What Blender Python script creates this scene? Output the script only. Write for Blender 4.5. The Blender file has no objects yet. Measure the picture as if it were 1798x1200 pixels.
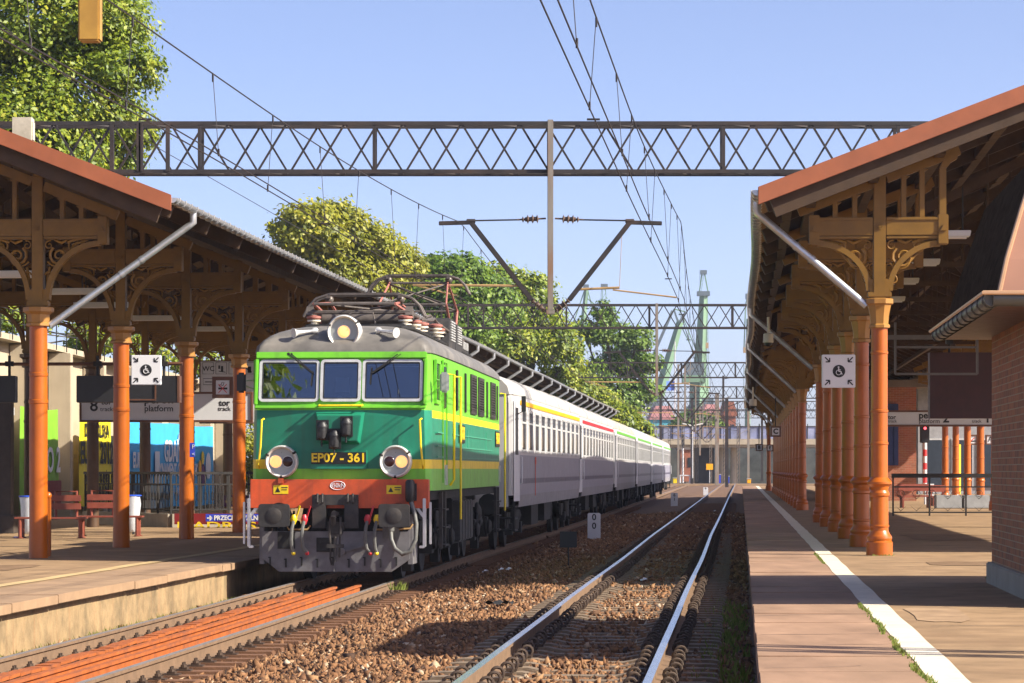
import bpy, bmesh, math, random
import numpy as np
from mathutils import Vector, Matrix
rad = math.radians
random.seed(7); RNG = np.random.default_rng(11)
SC = bpy.context.scene
COL = SC.collection
FOC = 4900.0            # focal length in pixels of the 1798 px wide photograph
CAMZ, HZ = 1.82, 825.0  # camera height over the train's rails, horizon row
K = 0.082               # heading of the tracks: metres of X per metre of depth
def TX(D, o, z=0.0): return Vector((K*D+o, D, z))
def at(px, py, D): return Vector(((px-899)*D/FOC, D, CAMZ-(py-HZ)*D/FOC))
YAW = -math.atan(K)
ORD = ('first second third fourth fifth sixth seventh eighth ninth tenth eleventh twelfth thirteenth fourteenth fifteenth sixteenth '
       'seventeenth eighteenth nineteenth twentieth twenty-first twenty-second twenty-third twenty-fourth twenty-fifth twenty-sixth '
       'twenty-seventh twenty-eighth twenty-ninth thirtieth').split()

# ------------------------------------------------------------------ materials
MATS = {}
def mat(name, rgb, rough=.6, metal=0., var=.15, scale=4., bump=0., bscale=40., streak=0., streak_rgb=(.05,.04,.03),
        spec=.5, attr=None, trans=0., emit=0., vec='Object', stretch=(1,1,1), dirt=0., dirt_rgb=(.06,.045,.03)):
    if name in MATS: return MATS[name]
    m = bpy.data.materials.new(name); m.use_nodes = True
    nt = m.node_tree; N = nt.nodes; L = nt.links
    b = N['Principled BSDF']
    b.inputs['Roughness'].default_value = rough; b.inputs['Metallic'].default_value = metal
    b.inputs['Specular IOR Level'].default_value = spec
    col = None
    tc = N.new('ShaderNodeTexCoord'); mp = N.new('ShaderNodeMapping'); mp.inputs['Scale'].default_value = stretch
    if vec == 'World':
        g = N.new('ShaderNodeNewGeometry'); L.new(g.outputs['Position'], mp.inputs['Vector'])
    else: L.new(tc.outputs[vec], mp.inputs['Vector'])
    def noise(sc, det=4., out='Fac'):
        n = N.new('ShaderNodeTexNoise'); n.inputs['Scale'].default_value = sc; n.inputs['Detail'].default_value = det
        n.inputs['Roughness'].default_value = .62; L.new(mp.outputs[0], n.inputs['Vector']); return n.outputs[out]
    def mix(f, a, c, mode='MIX'):
        x = N.new('ShaderNodeMix'); x.data_type = 'RGBA'; x.blend_type = mode
        for i, s in ((0, f), (6, a), (7, c)):
            if isinstance(s, (int, float)): x.inputs[i].default_value = s
            elif isinstance(s, tuple): x.inputs[i].default_value = (*s[:3], 1)
            else: L.new(s, x.inputs[i])
        return x.outputs[2]
    def ramp(s, a, c):
        r = N.new('ShaderNodeMapRange'); r.inputs[1].default_value = a; r.inputs[2].default_value = c; L.new(s, r.inputs[0]); return r.outputs[0]
    lo = tuple(max(0, c*(1-var)) for c in rgb); hi = tuple(min(1, c*(1+var)) for c in rgb)
    if attr:
        a = N.new('ShaderNodeAttribute'); a.attribute_name = 'tint'; cr = N.new('ShaderNodeValToRGB')
        els = cr.color_ramp.elements
        for i, c in enumerate(attr):
            p = i/(len(attr)-1)
            e = els[0] if i == 0 else (els[len(els)-1] if i == len(attr)-1 else els.new(p))
            e.position = p; e.color = (*c, 1)
        L.new(a.outputs['Fac'], cr.inputs[0]); col = cr.outputs[0]
        if var: col = mix(ramp(noise(scale), .3, .7), mix(1., col, (1-var,)*3, 'MULTIPLY'), col)
    else:
        col = mix(ramp(noise(scale), .3, .7), lo, hi)
    if streak:
        n2 = N.new('ShaderNodeTexNoise'); n2.inputs['Detail'].default_value = 5.; n2.inputs['Scale'].default_value = 1.
        m2 = N.new('ShaderNodeMapping'); m2.inputs['Scale'].default_value = (9, 9, .5)
        L.new(tc.outputs['Object'], m2.inputs['Vector']); L.new(m2.outputs[0], n2.inputs['Vector'])
        f = N.new('ShaderNodeMath'); f.operation = 'MULTIPLY'; f.inputs[1].default_value = streak
        L.new(ramp(n2.outputs['Fac'], .5, .72), f.inputs[0]); col = mix(f.outputs[0], col, streak_rgb)
    if dirt:
        f = N.new('ShaderNodeMath'); f.operation = 'MULTIPLY'; f.inputs[1].default_value = dirt
        L.new(ramp(noise(scale*.37, 7.), .48, .68), f.inputs[0]); col = mix(f.outputs[0], col, dirt_rgb)
    L.new(col, b.inputs['Base Color'])
    r = ramp(noise(scale*2.3), .2, .8); rr = N.new('ShaderNodeMapRange')
    rr.inputs[3].default_value = max(.02, rough*.85); rr.inputs[4].default_value = min(1, rough*1.15)
    L.new(r, rr.inputs[0]); L.new(rr.outputs[0], b.inputs['Roughness'])
    if bump:
        bp = N.new('ShaderNodeBump'); bp.inputs['Strength'].default_value = bump; bp.inputs['Distance'].default_value = .02
        L.new(noise(bscale, 5.), bp.inputs['Height']); L.new(bp.outputs[0], b.inputs['Normal'])
    if trans:
        t = N.new('ShaderNodeBsdfTranslucent'); L.new(col, t.inputs['Color']); x = N.new('ShaderNodeMixShader')
        x.inputs[0].default_value = trans; L.new(b.outputs[0], x.inputs[1]); L.new(t.outputs[0], x.inputs[2])
        L.new(x.outputs[0], N['Material Output'].inputs['Surface'])
    if emit:
        b.inputs['Emission Color'].default_value = (*rgb, 1); b.inputs['Emission Strength'].default_value = emit
    MATS[name] = m; return m
def glass_mat(name, tint, refl=.2, rough=.02, gtint=(.9,.95,1)):
    m = bpy.data.materials.new(name); m.use_nodes = True; nt = m.node_tree; N = nt.nodes; L = nt.links; N.clear()
    o = N.new('ShaderNodeOutputMaterial'); t = N.new('ShaderNodeBsdfTransparent'); t.inputs[0].default_value = (*tint, 1)
    g = N.new('ShaderNodeBsdfGlossy'); g.inputs['Roughness'].default_value = rough; g.inputs[0].default_value = (*gtint, 1)
    lw = N.new('ShaderNodeLayerWeight'); lw.inputs[0].default_value = .35; mr = N.new('ShaderNodeMapRange')
    mr.inputs[3].default_value = refl; mr.inputs[4].default_value = .9; L.new(lw.outputs['Facing'], mr.inputs[0])
    x = N.new('ShaderNodeMixShader'); L.new(mr.outputs[0], x.inputs[0]); L.new(t.outputs[0], x.inputs[1]); L.new(g.outputs[0], x.inputs[2])
    L.new(x.outputs[0], o.inputs[0]); MATS[name] = m; return m
def brick_mat(name, c1, c2, mortar, bw=.25, bh=.075):
    m = bpy.data.materials.new(name); m.use_nodes = True; nt = m.node_tree; N = nt.nodes; L = nt.links; b = N['Principled BSDF']
    g = N.new('ShaderNodeNewGeometry'); s = N.new('ShaderNodeSeparateXYZ'); L.new(g.outputs['Position'], s.inputs[0])
    a = N.new('ShaderNodeMath'); L.new(s.outputs[0], a.inputs[0]); L.new(s.outputs[1], a.inputs[1])
    c = N.new('ShaderNodeCombineXYZ'); L.new(a.outputs[0], c.inputs[0]); L.new(s.outputs[2], c.inputs[1])
    t = N.new('ShaderNodeTexBrick'); t.inputs['Scale'].default_value = 1; t.inputs['Brick Width'].default_value = bw
    t.inputs['Row Height'].default_value = bh; t.inputs['Mortar Size'].default_value = .006; t.inputs['Color1'].default_value = (*c1, 1)
    t.inputs['Color2'].default_value = (*c2, 1); t.inputs['Mortar'].default_value = (*mortar, 1); t.inputs['Bias'].default_value = -.1
    L.new(c.outputs[0], t.inputs['Vector'])
    n = N.new('ShaderNodeTexNoise'); n.inputs['Scale'].default_value = 2.5; n.inputs['Detail'].default_value = 6; L.new(g.outputs['Position'], n.inputs['Vector'])
    mx = N.new('ShaderNodeMix'); mx.data_type = 'RGBA'; mx.blend_type = 'MULTIPLY'; mx.inputs[0].default_value = .6
    L.new(t.outputs[0], mx.inputs[6]); L.new(n.outputs['Color'], mx.inputs[7])
    mx2 = N.new('ShaderNodeMix'); mx2.data_type = 'RGBA'; mx2.inputs[0].default_value = .55; L.new(t.outputs[0], mx2.inputs[6]); L.new(mx.outputs[2], mx2.inputs[7])
    L.new(mx2.outputs[2], b.inputs['Base Color']); b.inputs['Roughness'].default_value = .85
    bp = N.new('ShaderNodeBump'); bp.inputs['Strength'].default_value = .6; bp.inputs['Distance'].default_value = .008; bp.invert = True
    L.new(t.outputs['Fac'], bp.inputs['Height']); L.new(bp.outputs[0], b.inputs['Normal']); MATS[name] = m; return m

M = {}
M['lime'] = mat('lime_paint', (.16,.52,.03), .36, var=.12, scale=2, dirt=.16, dirt_rgb=(.07,.16,.03), streak=.35, streak_rgb=(.1,.22,.05), spec=.5)
M['teal'] = mat('teal_paint', (.012,.2,.115), .38, var=.16, scale=2, dirt=.2, dirt_rgb=(.02,.11,.07), streak=.35, streak_rgb=(.03,.12,.06))
M['yellow'] = mat('yellow_paint', (.86,.62,.01), .4, var=.1, scale=3, streak=.35, streak_rgb=(.4,.28,.03))
M['red'] = mat('red_oxide_paint', (.6,.085,.02), .45, var=.15, scale=5, dirt=.3, streak=.25)
M['roofgrey'] = mat('weathered_roof_paint', (.135,.125,.11), .5, var=.25, scale=3, dirt=.6, dirt_rgb=(.3,.27,.22), bump=.1, bscale=12)
M['dark'] = mat('grimy_underframe', (.013,.012,.011), .65, var=.35, scale=6, bump=.2)
M['iron'] = mat('dusty_black_iron', (.034,.032,.031), .6, metal=.1, var=.3, scale=7, bump=.15, dirt=.5, dirt_rgb=(.1,.08,.06))
M['plow'] = mat('grey_plough_plate', (.15,.145,.15), .55, var=.22, scale=5, bump=.12, dirt=.4)
M['rubber'] = mat('black_rubber', (.016,.016,.017), .5, var=.2)
M['hose'] = mat('grey_hose', (.12,.12,.11), .5, var=.2, scale=20)
M['steel'] = mat('bare_steel', (.62,.62,.62), .35, metal=.85, var=.12, scale=10)
M['alu'] = mat('aluminium_frame', (.62,.62,.6), .4, metal=.35, var=.12, scale=8)
M['zinc'] = mat('zinc_sheet', (.58,.6,.62), .38, metal=.75, var=.15, scale=5)
M['lens'] = mat('amber_lamp_glass', (1.,.5,.17), .3, var=.03, emit=.55)
M['lensred'] = mat('dark_red_lamp_glass', (.03,.01,.01), .15, var=.1)
M['dial'] = mat('grey_reflector', (.36,.38,.36), .3, metal=.2, var=.08)
M['panto'] = mat('pantograph_tube', (.13,.11,.095), .5, metal=.3, var=.3, scale=9)
M['pink'] = mat('faded_red_frame', (.36,.13,.1), .55, var=.25, scale=8)
M['porcelain'] = mat('cream_porcelain', (.68,.63,.52), .25, var=.08)
M['cabin'] = mat('cab_interior', (.1,.13,.13), .7, var=.2)
M['glass'] = glass_mat('cab_glass', (.5,.58,.66), .2, .01, (.8,.88,1.))
M['cglass'] = glass_mat('coach_glass', (.3,.33,.33), .2, .03)
M['coach'] = mat('pale_coach_paint', (.52,.5,.495), .38, var=.05, scale=1.5, streak=.22, streak_rgb=(.42,.39,.36))
M['lilac'] = mat('lilac_grey_coach_paint', (.25,.245,.3), .4, var=.07, scale=2, streak=.3, streak_rgb=(.3,.27,.25))
M['violet'] = mat('dark_violet_band', (.07,.065,.11), .4, var=.15, scale=3, streak=.4, streak_rgb=(.26,.23,.2))
M['skirt'] = mat('coach_skirt', (.26,.25,.27), .5, var=.12, scale=2, dirt=.3, dirt_rgb=(.2,.17,.14))
M['white'] = mat('white_paint', (.6,.6,.62), .4, var=.05, scale=3, streak=.08, streak_rgb=(.5,.47,.42))
M['croof'] = mat('coach_roof', (.4,.385,.355), .5, var=.1, scale=.7, dirt=.25, dirt_rgb=(.45,.36,.24), stretch=(1,3,1))
M['croofcream'] = mat('cream_coach_roof', (.44,.41,.31), .5, var=.08, scale=.8)
M['croofblue'] = mat('bluish_coach_roof', (.43,.47,.55), .5, var=.06, scale=.8)
M['orange_band'] = mat('amber_band', (.9,.42,.005), .4, var=.05)
M['red_band'] = mat('crimson_band', (.5,.03,.04), .4, var=.1)
M['green_band'] = mat('green_band', (.13,.42,.04), .4, var=.08)
M['curtain'] = mat('coach_curtain', (.35,.27,.17), .9, var=.25)
M['orange'] = mat('orange_column_paint', (.42,.1,.005), .36, var=.1, scale=3, dirt=.4, dirt_rgb=(.24,.055,.008), bump=.05, bscale=60)
M['ochre'] = mat('ochre_timber_paint', (.2,.1,.008), .5, var=.15, scale=4, dirt=.35, dirt_rgb=(.16,.08,.015), bump=.05)
M['ochredark'] = mat('scroll_paint', (.24,.12,.015), .5, var=.25, scale=12)
M['capital'] = mat('tan_capital_paint', (.34,.16,.03), .45, var=.12, scale=5, dirt=.25, dirt_rgb=(.2,.1,.03))
M['timber'] = mat('brown_roof_timber', (.055,.028,.011), .75, var=.25, scale=3, bump=.1, stretch=(1,1,1))
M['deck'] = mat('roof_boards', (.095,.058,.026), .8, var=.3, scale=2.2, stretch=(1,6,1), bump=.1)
M['deckpale'] = mat('pale_roof_boards', (.25,.155,.07), .8, var=.3, scale=2.2, stretch=(1,6,1), bump=.1)  # lighter copy of roof_boards, light under the right canopy put into its colour
M['terracotta'] = mat('terracotta_fascia', (.31,.092,.036), .6, var=.14, scale=2, dirt=.3, dirt_rgb=(.25,.09,.045), streak=.1, streak_rgb=(.3,.12,.07))
M['rooftop'] = mat('roof_felt', (.16,.13,.11), .85, var=.2, scale=1)
M['lamp'] = mat('white_lamp_body', (.6,.6,.57), .4, var=.06)
M['signwhite'] = mat('white_sign_face', (.75,.75,.77), .3, var=.02)
M['signgrey'] = mat('pale_grey_sign_face', (.62,.62,.62), .4, var=.03)
M['black'] = mat('black_lettering', (.012,.012,.013), .5, var=.05)
M['letteryellow'] = mat('yellow_lettering', (.85,.6,.02), .4, var=.05)
M['redink'] = mat('red_ink', (.6,.03,.03), .5, var=.05)
M['signbrown'] = mat('brown_sign_frame', (.13,.055,.03), .5, var=.15)
M['boarddark'] = mat('dark_display_case', (.018,.018,.02), .45, var=.15)
M['maroon'] = mat('maroon_board', (.05,.012,.014), .5, var=.2)
M['signblue'] = mat('blue_sign_face', (.03,.06,.5), .4, var=.04)
M['signred'] = mat('dark_red_sign_face', (.2,.01,.012), .5, var=.1)
M['bench'] = mat('red_bench_paint', (.24,.06,.035), .45, var=.15, scale=6)
M['bag'] = mat('white_bin_bag', (.7,.72,.75), .4, var=.1, trans=.35)
M['blueplastic'] = mat('blue_plastic', (.03,.1,.6), .4, var=.08)
M['railing'] = mat('dark_iron_railing', (.014,.011,.009), .55, var=.2)
M['gantry'] = mat('dark_gantry_steel', (.035,.029,.028), .55, metal=.2, var=.3, scale=2, dirt=.3, dirt_rgb=(.14,.08,.05))
M['postpaint'] = mat('rusty_grey_post', (.24,.21,.175), .6, var=.12, scale=3, dirt=.75, dirt_rgb=(.25,.1,.03), stretch=(4,4,.6))
M['yellowpost'] = mat('rusty_yellow_post', (.52,.3,.05), .5, var=.15, scale=3, dirt=.55, dirt_rgb=(.18,.08,.02))
M['brassarm'] = mat('ochre_insulator_arm', (.38,.24,.1), .5, var=.2)
M['insulator'] = mat('brown_insulator', (.12,.08,.06), .3, var=.2)
M['wire'] = mat('dark_wire', (.035,.03,.03), .5, metal=.3, var=.2)
M['rustrail'] = mat('orange_rust', (.33,.085,.013), .8, var=.25, scale=6, dirt=.6, dirt_rgb=(.16,.06,.035), stretch=(6,.7,1), bump=.15)
M['railside'] = mat('brown_rail_web', (.17,.105,.06), .75, var=.2, scale=5, bump=.15)
M['railtop'] = mat('worn_rail_head', (.38,.34,.3), .42, metal=.55, var=.15, scale=3, stretch=(6,.5,1))
M['railshine'] = mat('polished_rail_head', (.8,.8,.82), .22, metal=.95, var=.1, scale=3, stretch=(6,.3,1))
M['clip'] = mat('rusty_fastening', (.07,.045,.03), .6, metal=.3, var=.35, scale=20)
M['wood'] = mat('old_timber_sleeper', (.16,.075,.035), .85, var=.35, scale=5, stretch=(1,8,1), bump=.3)
M['concretesl'] = mat('concrete_sleeper_face', (.2,.145,.095), .85, var=.2, scale=8, bump=.2, dirt=.4, dirt_rgb=(.14,.08,.04))
M['concrete'] = mat('weathered_concrete', (.3,.26,.2), .85, var=.15, scale=1.5, streak=.35, streak_rgb=(.22,.17,.11), bump=.2, bscale=18)
M['wallstain'] = mat('stained_platform_wall', (.29,.2,.1), .88, var=.25, scale=3.5, streak=.5, streak_rgb=(.28,.14,.06), bump=.5, bscale=14, dirt=.75, dirt_rgb=(.1,.075,.04))
M['edge'] = mat('platform_edge_slab', (.3,.19,.105), .85, var=.2, scale=2, bump=.15, dirt=.3, dirt_rgb=(.16,.1,.07))
M['stone'] = mat('ballast_stone', (.3,.2,.13), .85, var=.2, scale=3, vec='World', bump=.2, bscale=80,
    attr=[(.04,.019,.009),(.11,.05,.02),(.19,.085,.033),(.26,.125,.05),(.33,.18,.08),(.5,.4,.28)])
M['ballast'] = mat('ballast_bed', (.15,.082,.045), .95, var=.45, scale=14, vec='World', bump=1., bscale=26)
M['earth'] = mat('bare_earth', (.17,.115,.06), .95, var=.3, scale=.6, vec='World', bump=.5, bscale=9, dirt=.5, dirt_rgb=(.05,.07,.02))
M['slab'] = mat('reddish_platform_slab', (.315,.195,.125), .9, var=.24, scale=1.6, vec='World', bump=.12, bscale=40, dirt=.6, dirt_rgb=(.24,.16,.1), stretch=(1,.35,1), spec=.2)
M['asphalt'] = mat('brown_platform_asphalt', (.29,.19,.105), .85, var=.24, scale=1.8, vec='World', bump=.2, bscale=120, dirt=.6, dirt_rgb=(.215,.135,.075), spec=.2)
M['line'] = mat('pale_line_paint', (.74,.66,.5), .6, var=.1, scale=6, vec='World', dirt=.3, dirt_rgb=(.5,.4,.26), bump=.05)
M['faded'] = mat('faded_yellow_line', (.5,.36,.17), .7, var=.2, scale=4, vec='World', dirt=.45, dirt_rgb=(.33,.2,.1))
M['leaf'] = mat('leaf', (.1,.15,.02), .5, var=0, trans=.35, attr=[(.04,.075,.006),(.1,.16,.01),(.19,.26,.012),(.3,.34,.018),(.42,.42,.035)])
M['leafgold'] = mat('gold_green_leaf', (.1,.15,.02), .5, var=0, trans=.35, attr=[(.07,.095,.007),(.16,.19,.01),(.26,.27,.014),(.34,.33,.018),(.44,.39,.035)])
M['leafdeep'] = mat('deep_green_leaf', (.1,.15,.02), .5, var=0, trans=.35, attr=[(.03,.07,.008),(.07,.14,.012),(.12,.21,.016),(.18,.28,.02),(.25,.33,.03)])
M['bark'] = mat('bark', (.07,.055,.04), .9, var=.3, scale=6, bump=.5)
M['grass'] = mat('grass_blade', (.1,.16,.03), .7, var=.2, trans=.2, attr=[(.1,.15,.015),(.18,.24,.02),(.28,.28,.06)])
M['tin'] = mat('pinkish_roof_sheet', (.34,.17,.11), .45, metal=.1, var=.08, scale=1.5)
M['tar'] = mat('dark_roof_slate', (.05,.037,.025), .95, var=.35, scale=6, stretch=(1,6,1), bump=.4, bscale=30, spec=.08)  # kiosk roof apart from its front slope, much darker brown
M['copper'] = mat('bright_copper_trim', (.6,.36,.2), .35, metal=.5, var=.1)
M['crane'] = mat('pale_green_crane', (.15,.26,.15), .6, var=.1, scale=.2)
M['cranedark'] = mat('grey_blue_crane', (.09,.12,.14), .6, var=.15, scale=.2)
M['buff'] = mat('buff_concrete', (.42,.35,.25), .85, var=.12, scale=.7, streak=.3, streak_rgb=(.3,.25,.17), bump=.2)
M['bskyblue'] = mat('sky_blue_banner', (.05,.4,.75), .5, var=.1, scale=1)
M['byellow'] = mat('yellow_banner', (.82,.68,.02), .5, var=.06, scale=2)
M['bgreen'] = mat('green_banner', (.2,.44,.03), .5, var=.15, scale=1.5)
M['purple'] = mat('purple_poster', (.11,.02,.13), .5, var=.1)
M['bwhite'] = mat('poster_white', (.74,.75,.78), .4, var=.04)
M['skin'] = mat('skin', (.5,.28,.19), .5, var=.06)
M['shirt'] = mat('pale_shirt', (.5,.53,.58), .8, var=.08)
M['hair'] = mat('dark_hair', (.03,.02,.015), .6, var=.2)
M['brick'] = brick_mat('brown_red_brick', (.42,.15,.055), (.25,.1,.045), (.4,.28,.16))
M['brickred'] = brick_mat('orange_red_brick', (.42,.14,.07), (.32,.1,.05), (.4,.28,.2))
M['black_cloth'] = mat('black_cloth', (.01,.01,.011), .9, var=.2)
M['redlamp'] = mat('red_signal_glass', (1.,.08,.1), .3, var=.02, emit=2.)

# ------------------------------------------------------------------ mesh builder
class MB:
    def __init__(s): s.v = []; s.f = []; s.mi = []; s.M = None; s.cur = 0
    def add(s, vs, fs):
        n = len(s.v) if len(vs) else 0
        s.v += [tuple(s.M @ Vector(p)) for p in vs] if s.M is not None else [tuple(p) for p in vs]
        s.f += [tuple(i+n for i in f) for f in fs]; s.mi += [s.cur]*len(fs); return s
    def mat(s, i): s.cur = i; return s
    def box(s, x0, x1, y0, y1, z0, z1):
        return s.add([(x0,y0,z0),(x1,y0,z0),(x1,y1,z0),(x0,y1,z0),(x0,y0,z1),(x1,y0,z1),(x1,y1,z1),(x0,y1,z1)],
                     [(3,2,1,0),(4,5,6,7),(0,1,5,4),(1,2,6,5),(2,3,7,6),(3,0,4,7)])
    def bar(s, p, q, w, h, up=(0,0,1)):
        p, q = Vector(p), Vector(q); d = (q-p).normalized(); up = Vector(up)
        if abs(d.dot(up)) > .98: up = Vector((0,1,0))
        a = d.cross(up).normalized(); b = a.cross(d)
        c = []
        for o in (p, q): c += [o-a*w/2-b*h/2, o+a*w/2-b*h/2, o+a*w/2+b*h/2, o-a*w/2+b*h/2]
        return s.add(c, [(0,1,2,3),(7,6,5,4),(0,4,5,1),(1,5,6,2),(2,6,7,3),(3,7,4,0)])
    def tube(s, pts, r, n=8, caps=True, closed=False):
        pts = [Vector(p) for p in pts]; m = len(pts); rs = r if isinstance(r, (list, tuple)) else [r]*m
        vs = []; pa = None
        for i, p in enumerate(pts):
            if closed: d = pts[(i+1) % m]-pts[i-1]
            else: d = pts[min(i+1, m-1)]-pts[max(i-1, 0)]
            if d.length < 1e-9: d = Vector((0,0,1))
            d.normalize()
            if pa is None:
                u = Vector((0,0,1)) if abs(d.z) < .9 else Vector((1,0,0)); pa = (u-d*u.dot(d)).normalized()
            else:
                pa = pa-d*pa.dot(d); pa.normalize()
            b = d.cross(pa)
            for k in range(n):
                t = 2*math.pi*k/n; vs.append(p+(pa*math.cos(t)+b*math.sin(t))*rs[i])
        fs = []
        for i in range(m if closed else m-1):
            a0, b0 = i*n, ((i+1) % m)*n
            for k in range(n): fs.append((a0+k, a0+(k+1) % n, b0+(k+1) % n, b0+k))
        if caps and not closed: fs += [tuple(range(n-1,-1,-1)), tuple(range((m-1)*n, m*n))]
        return s.add(vs, fs)
    def cyl(s, p, q, r, r2=None, n=12): return s.tube([p, q], [r, r if r2 is None else r2], n)
    def lathe(s, prof, n=20, o=(0,0,0), ax='Z', rot=0.):
        o = Vector(o); vs = []
        for (r, z) in prof:
            for k in range(n):
                t = 2*math.pi*(k+rot)/n; c, d = r*math.cos(t), r*math.sin(t)
                vs.append(o+(Vector((c,d,z)) if ax == 'Z' else Vector((c,z,-d)) if ax == 'Y' else Vector((z,c,d))))
        fs = []
        for i in range(len(prof)-1):
            for k in range(n): fs.append((i*n+k, i*n+(k+1) % n, (i+1)*n+(k+1) % n, (i+1)*n+k))
        fs += [tuple(range(n-1,-1,-1)), tuple(range((len(prof)-1)*n, len(prof)*n))]
        return s.add(vs, fs)
    def prism(s, poly, a, b, ax='Y'):       # poly in the plane across ax
        f = {'Y': lambda p, t: (p[0], t, p[1]), 'X': lambda p, t: (t, p[0], p[1]), 'Z': lambda p, t: (p[0], p[1], t)}[ax]
        n = len(poly); vs = [f(p, a) for p in poly]+[f(p, b) for p in poly]
        return s.add(vs, [tuple(range(n)), tuple(range(2*n-1, n-1, -1))]+[(i, n+i, n+(i+1) % n, (i+1) % n) for i in range(n)])
    def sphere(s, c, r, n=12, m=8, sc=(1,1,1)):
        c = Vector(c); prof = []
        vs = [c+Vector((0,0,-r*sc[2]))]
        for i in range(1, m):
            t = -math.pi/2+math.pi*i/m
            for k in range(n):
                a = 2*math.pi*k/n; vs.append(c+Vector((r*sc[0]*math.cos(t)*math.cos(a), r*sc[1]*math.cos(t)*math.sin(a), r*sc[2]*math.sin(t))))
        vs.append(c+Vector((0,0,r*sc[2]))); e = len(vs)-1
        fs = [(0, 1+(k+1) % n, 1+k) for k in range(n)]
        for i in range(m-2):
            for k in range(n): fs.append((1+i*n+k, 1+i*n+(k+1) % n, 1+(i+1)*n+(k+1) % n, 1+(i+1)*n+k))
        fs += [(e, 1+(m-2)*n+k, 1+(m-2)*n+(k+1) % n) for k in range(n)]
        return s.add(vs, fs)
    def rrect(s, cx, cz, w, h, r, y0, y1, seg=5, hole=None):   # rounded plate in XZ, optional frame width
        def loop(w, h, r):
            out = []
            for qx, qz, a0 in ((1,1,0),(-1,1,90),(-1,-1,180),(1,-1,270)):
                for k in range(seg+1):
                    a = rad(a0+90*k/seg); out.append((cx+qx*(w/2-r)+r*math.cos(a), cz+qz*(h/2-r)+r*math.sin(a)))
            return out
        o = loop(w, h, r); n = len(o)
        if not hole: return s.prism(o, y0, y1)
        i_ = loop(w-2*hole, h-2*hole, max(.005, r-hole))
        vs = [(p[0], y0, p[1]) for p in o]+[(p[0], y0, p[1]) for p in i_]+[(p[0], y1, p[1]) for p in o]+[(p[0], y1, p[1]) for p in i_]
        fs = []
        for k in range(n):
            j = (k+1) % n
            fs += [(k, j, n+j, n+k), (2*n+k, 3*n+k, 3*n+j, 2*n+j), (k, 2*n+k, 2*n+j, j), (n+k, n+j, 3*n+j, 3*n+k)]
        return s.add(vs, fs)
    def mesh(s, name, mats, smooth=40, bevel=None):
        me = bpy.data.meshes.new(name); me.from_pydata(s.v, [], s.f)
        mats = mats if isinstance(mats, (list, tuple)) else [mats]
        for m in mats: me.materials.append(m)
        me.polygons.foreach_set('material_index', s.mi)
        if len(s.f) < 60000:
            bm = bmesh.new(); bm.from_mesh(me); bmesh.ops.recalc_face_normals(bm, faces=bm.faces)
            if bevel:
                es = [e for e in bm.edges if len(e.link_faces) == 2 and e.calc_face_angle(0) > rad(40)]
                bmesh.ops.bevel(bm, geom=es, offset=bevel, segments=2, affect='EDGES', clamp_overlap=True)
            bm.to_mesh(me); bm.free()
        if smooth:
            me.polygons.foreach_set('use_smooth', [True]*len(me.polygons)); me.set_sharp_from_angle(angle=rad(smooth))
        me.update(); return me
    def build(s, name, mats, parent=None, smooth=40, bevel=None, loc=None):
        o = bpy.data.objects.new(name, s.mesh(name, mats, smooth, bevel)); COL.objects.link(o)
        if parent: o.parent = parent
        if loc: o.location = loc
        return o
def tag(o, label=None, cat=None, group=None, kind=None):
    for k, v in (('label', label), ('category', cat), ('group', group), ('kind', kind)):
        if v: o[k] = v
    if label and not kind: o['kind'] = 'thing'
    return o
def thing(name, label, cat, loc=(0,0,0), rotz=0., group=None):
    o = bpy.data.objects.new(name, None); COL.objects.link(o); o.location = loc; o.rotation_euler = (0,0,rotz); o.empty_display_size = .2
    return tag(o, label, cat, group)
def obj_of(name, me, parent=None, loc=(0,0,0), rotz=0.):
    o = bpy.data.objects.new(name, me); COL.objects.link(o); o.location = loc; o.rotation_euler = (0,0,rotz)
    if parent: o.parent = parent
    return o
def copy_tree(o, parent=None):
    c = o.copy(); COL.objects.link(c); c.parent = parent
    for ch in o.children: copy_tree(ch, c)
    return c
def np_mesh(name, V, F, m, tint=None, smooth=False):
    me = bpy.data.meshes.new(name); V = np.asarray(V, dtype=np.float32); F = np.asarray(F, dtype=np.int32); k = F.shape[1]
    me.vertices.add(len(V)); me.vertices.foreach_set('co', V.ravel()); me.loops.add(F.size); me.loops.foreach_set('vertex_index', F.ravel())
    me.polygons.add(len(F)); me.polygons.foreach_set('loop_start', np.arange(0, F.size, k, dtype=np.int32))
    me.update(calc_edges=True)
    if tint is not None:
        a = me.attributes.new('tint', 'FLOAT', 'POINT'); a.data.foreach_set('value', np.asarray(tint, dtype=np.float32))
    me.materials.append(m)
    if smooth: me.polygons.foreach_set('use_smooth', [True]*len(F))
    o = bpy.data.objects.new(name, me); COL.objects.link(o); return o
def text(s, size, m, loc, parent=None, rot=(math.pi/2,0,0), name='lettering', sx=1., bold=0., align='CENTER', ext=.002):
    c = bpy.data.curves.new(name, 'FONT'); c.body = s; c.size = size; c.align_x = align; c.align_y = 'CENTER'; c.extrude = ext; c.offset = bold
    c.resolution_u = 3
    t = bpy.data.objects.new(name, c); COL.objects.link(t)
    dg = bpy.context.evaluated_depsgraph_get(); me = bpy.data.meshes.new_from_object(t.evaluated_get(dg)); me.materials.clear(); me.materials.append(m)
    bpy.data.objects.remove(t); bpy.data.curves.remove(c)
    me.transform(Matrix.Scale(sx, 4, (1,0,0)))
    o = bpy.data.objects.new(name, me); COL.objects.link(o); o.location = loc; o.rotation_euler = rot
    if parent: o.parent = parent
    return o
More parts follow.
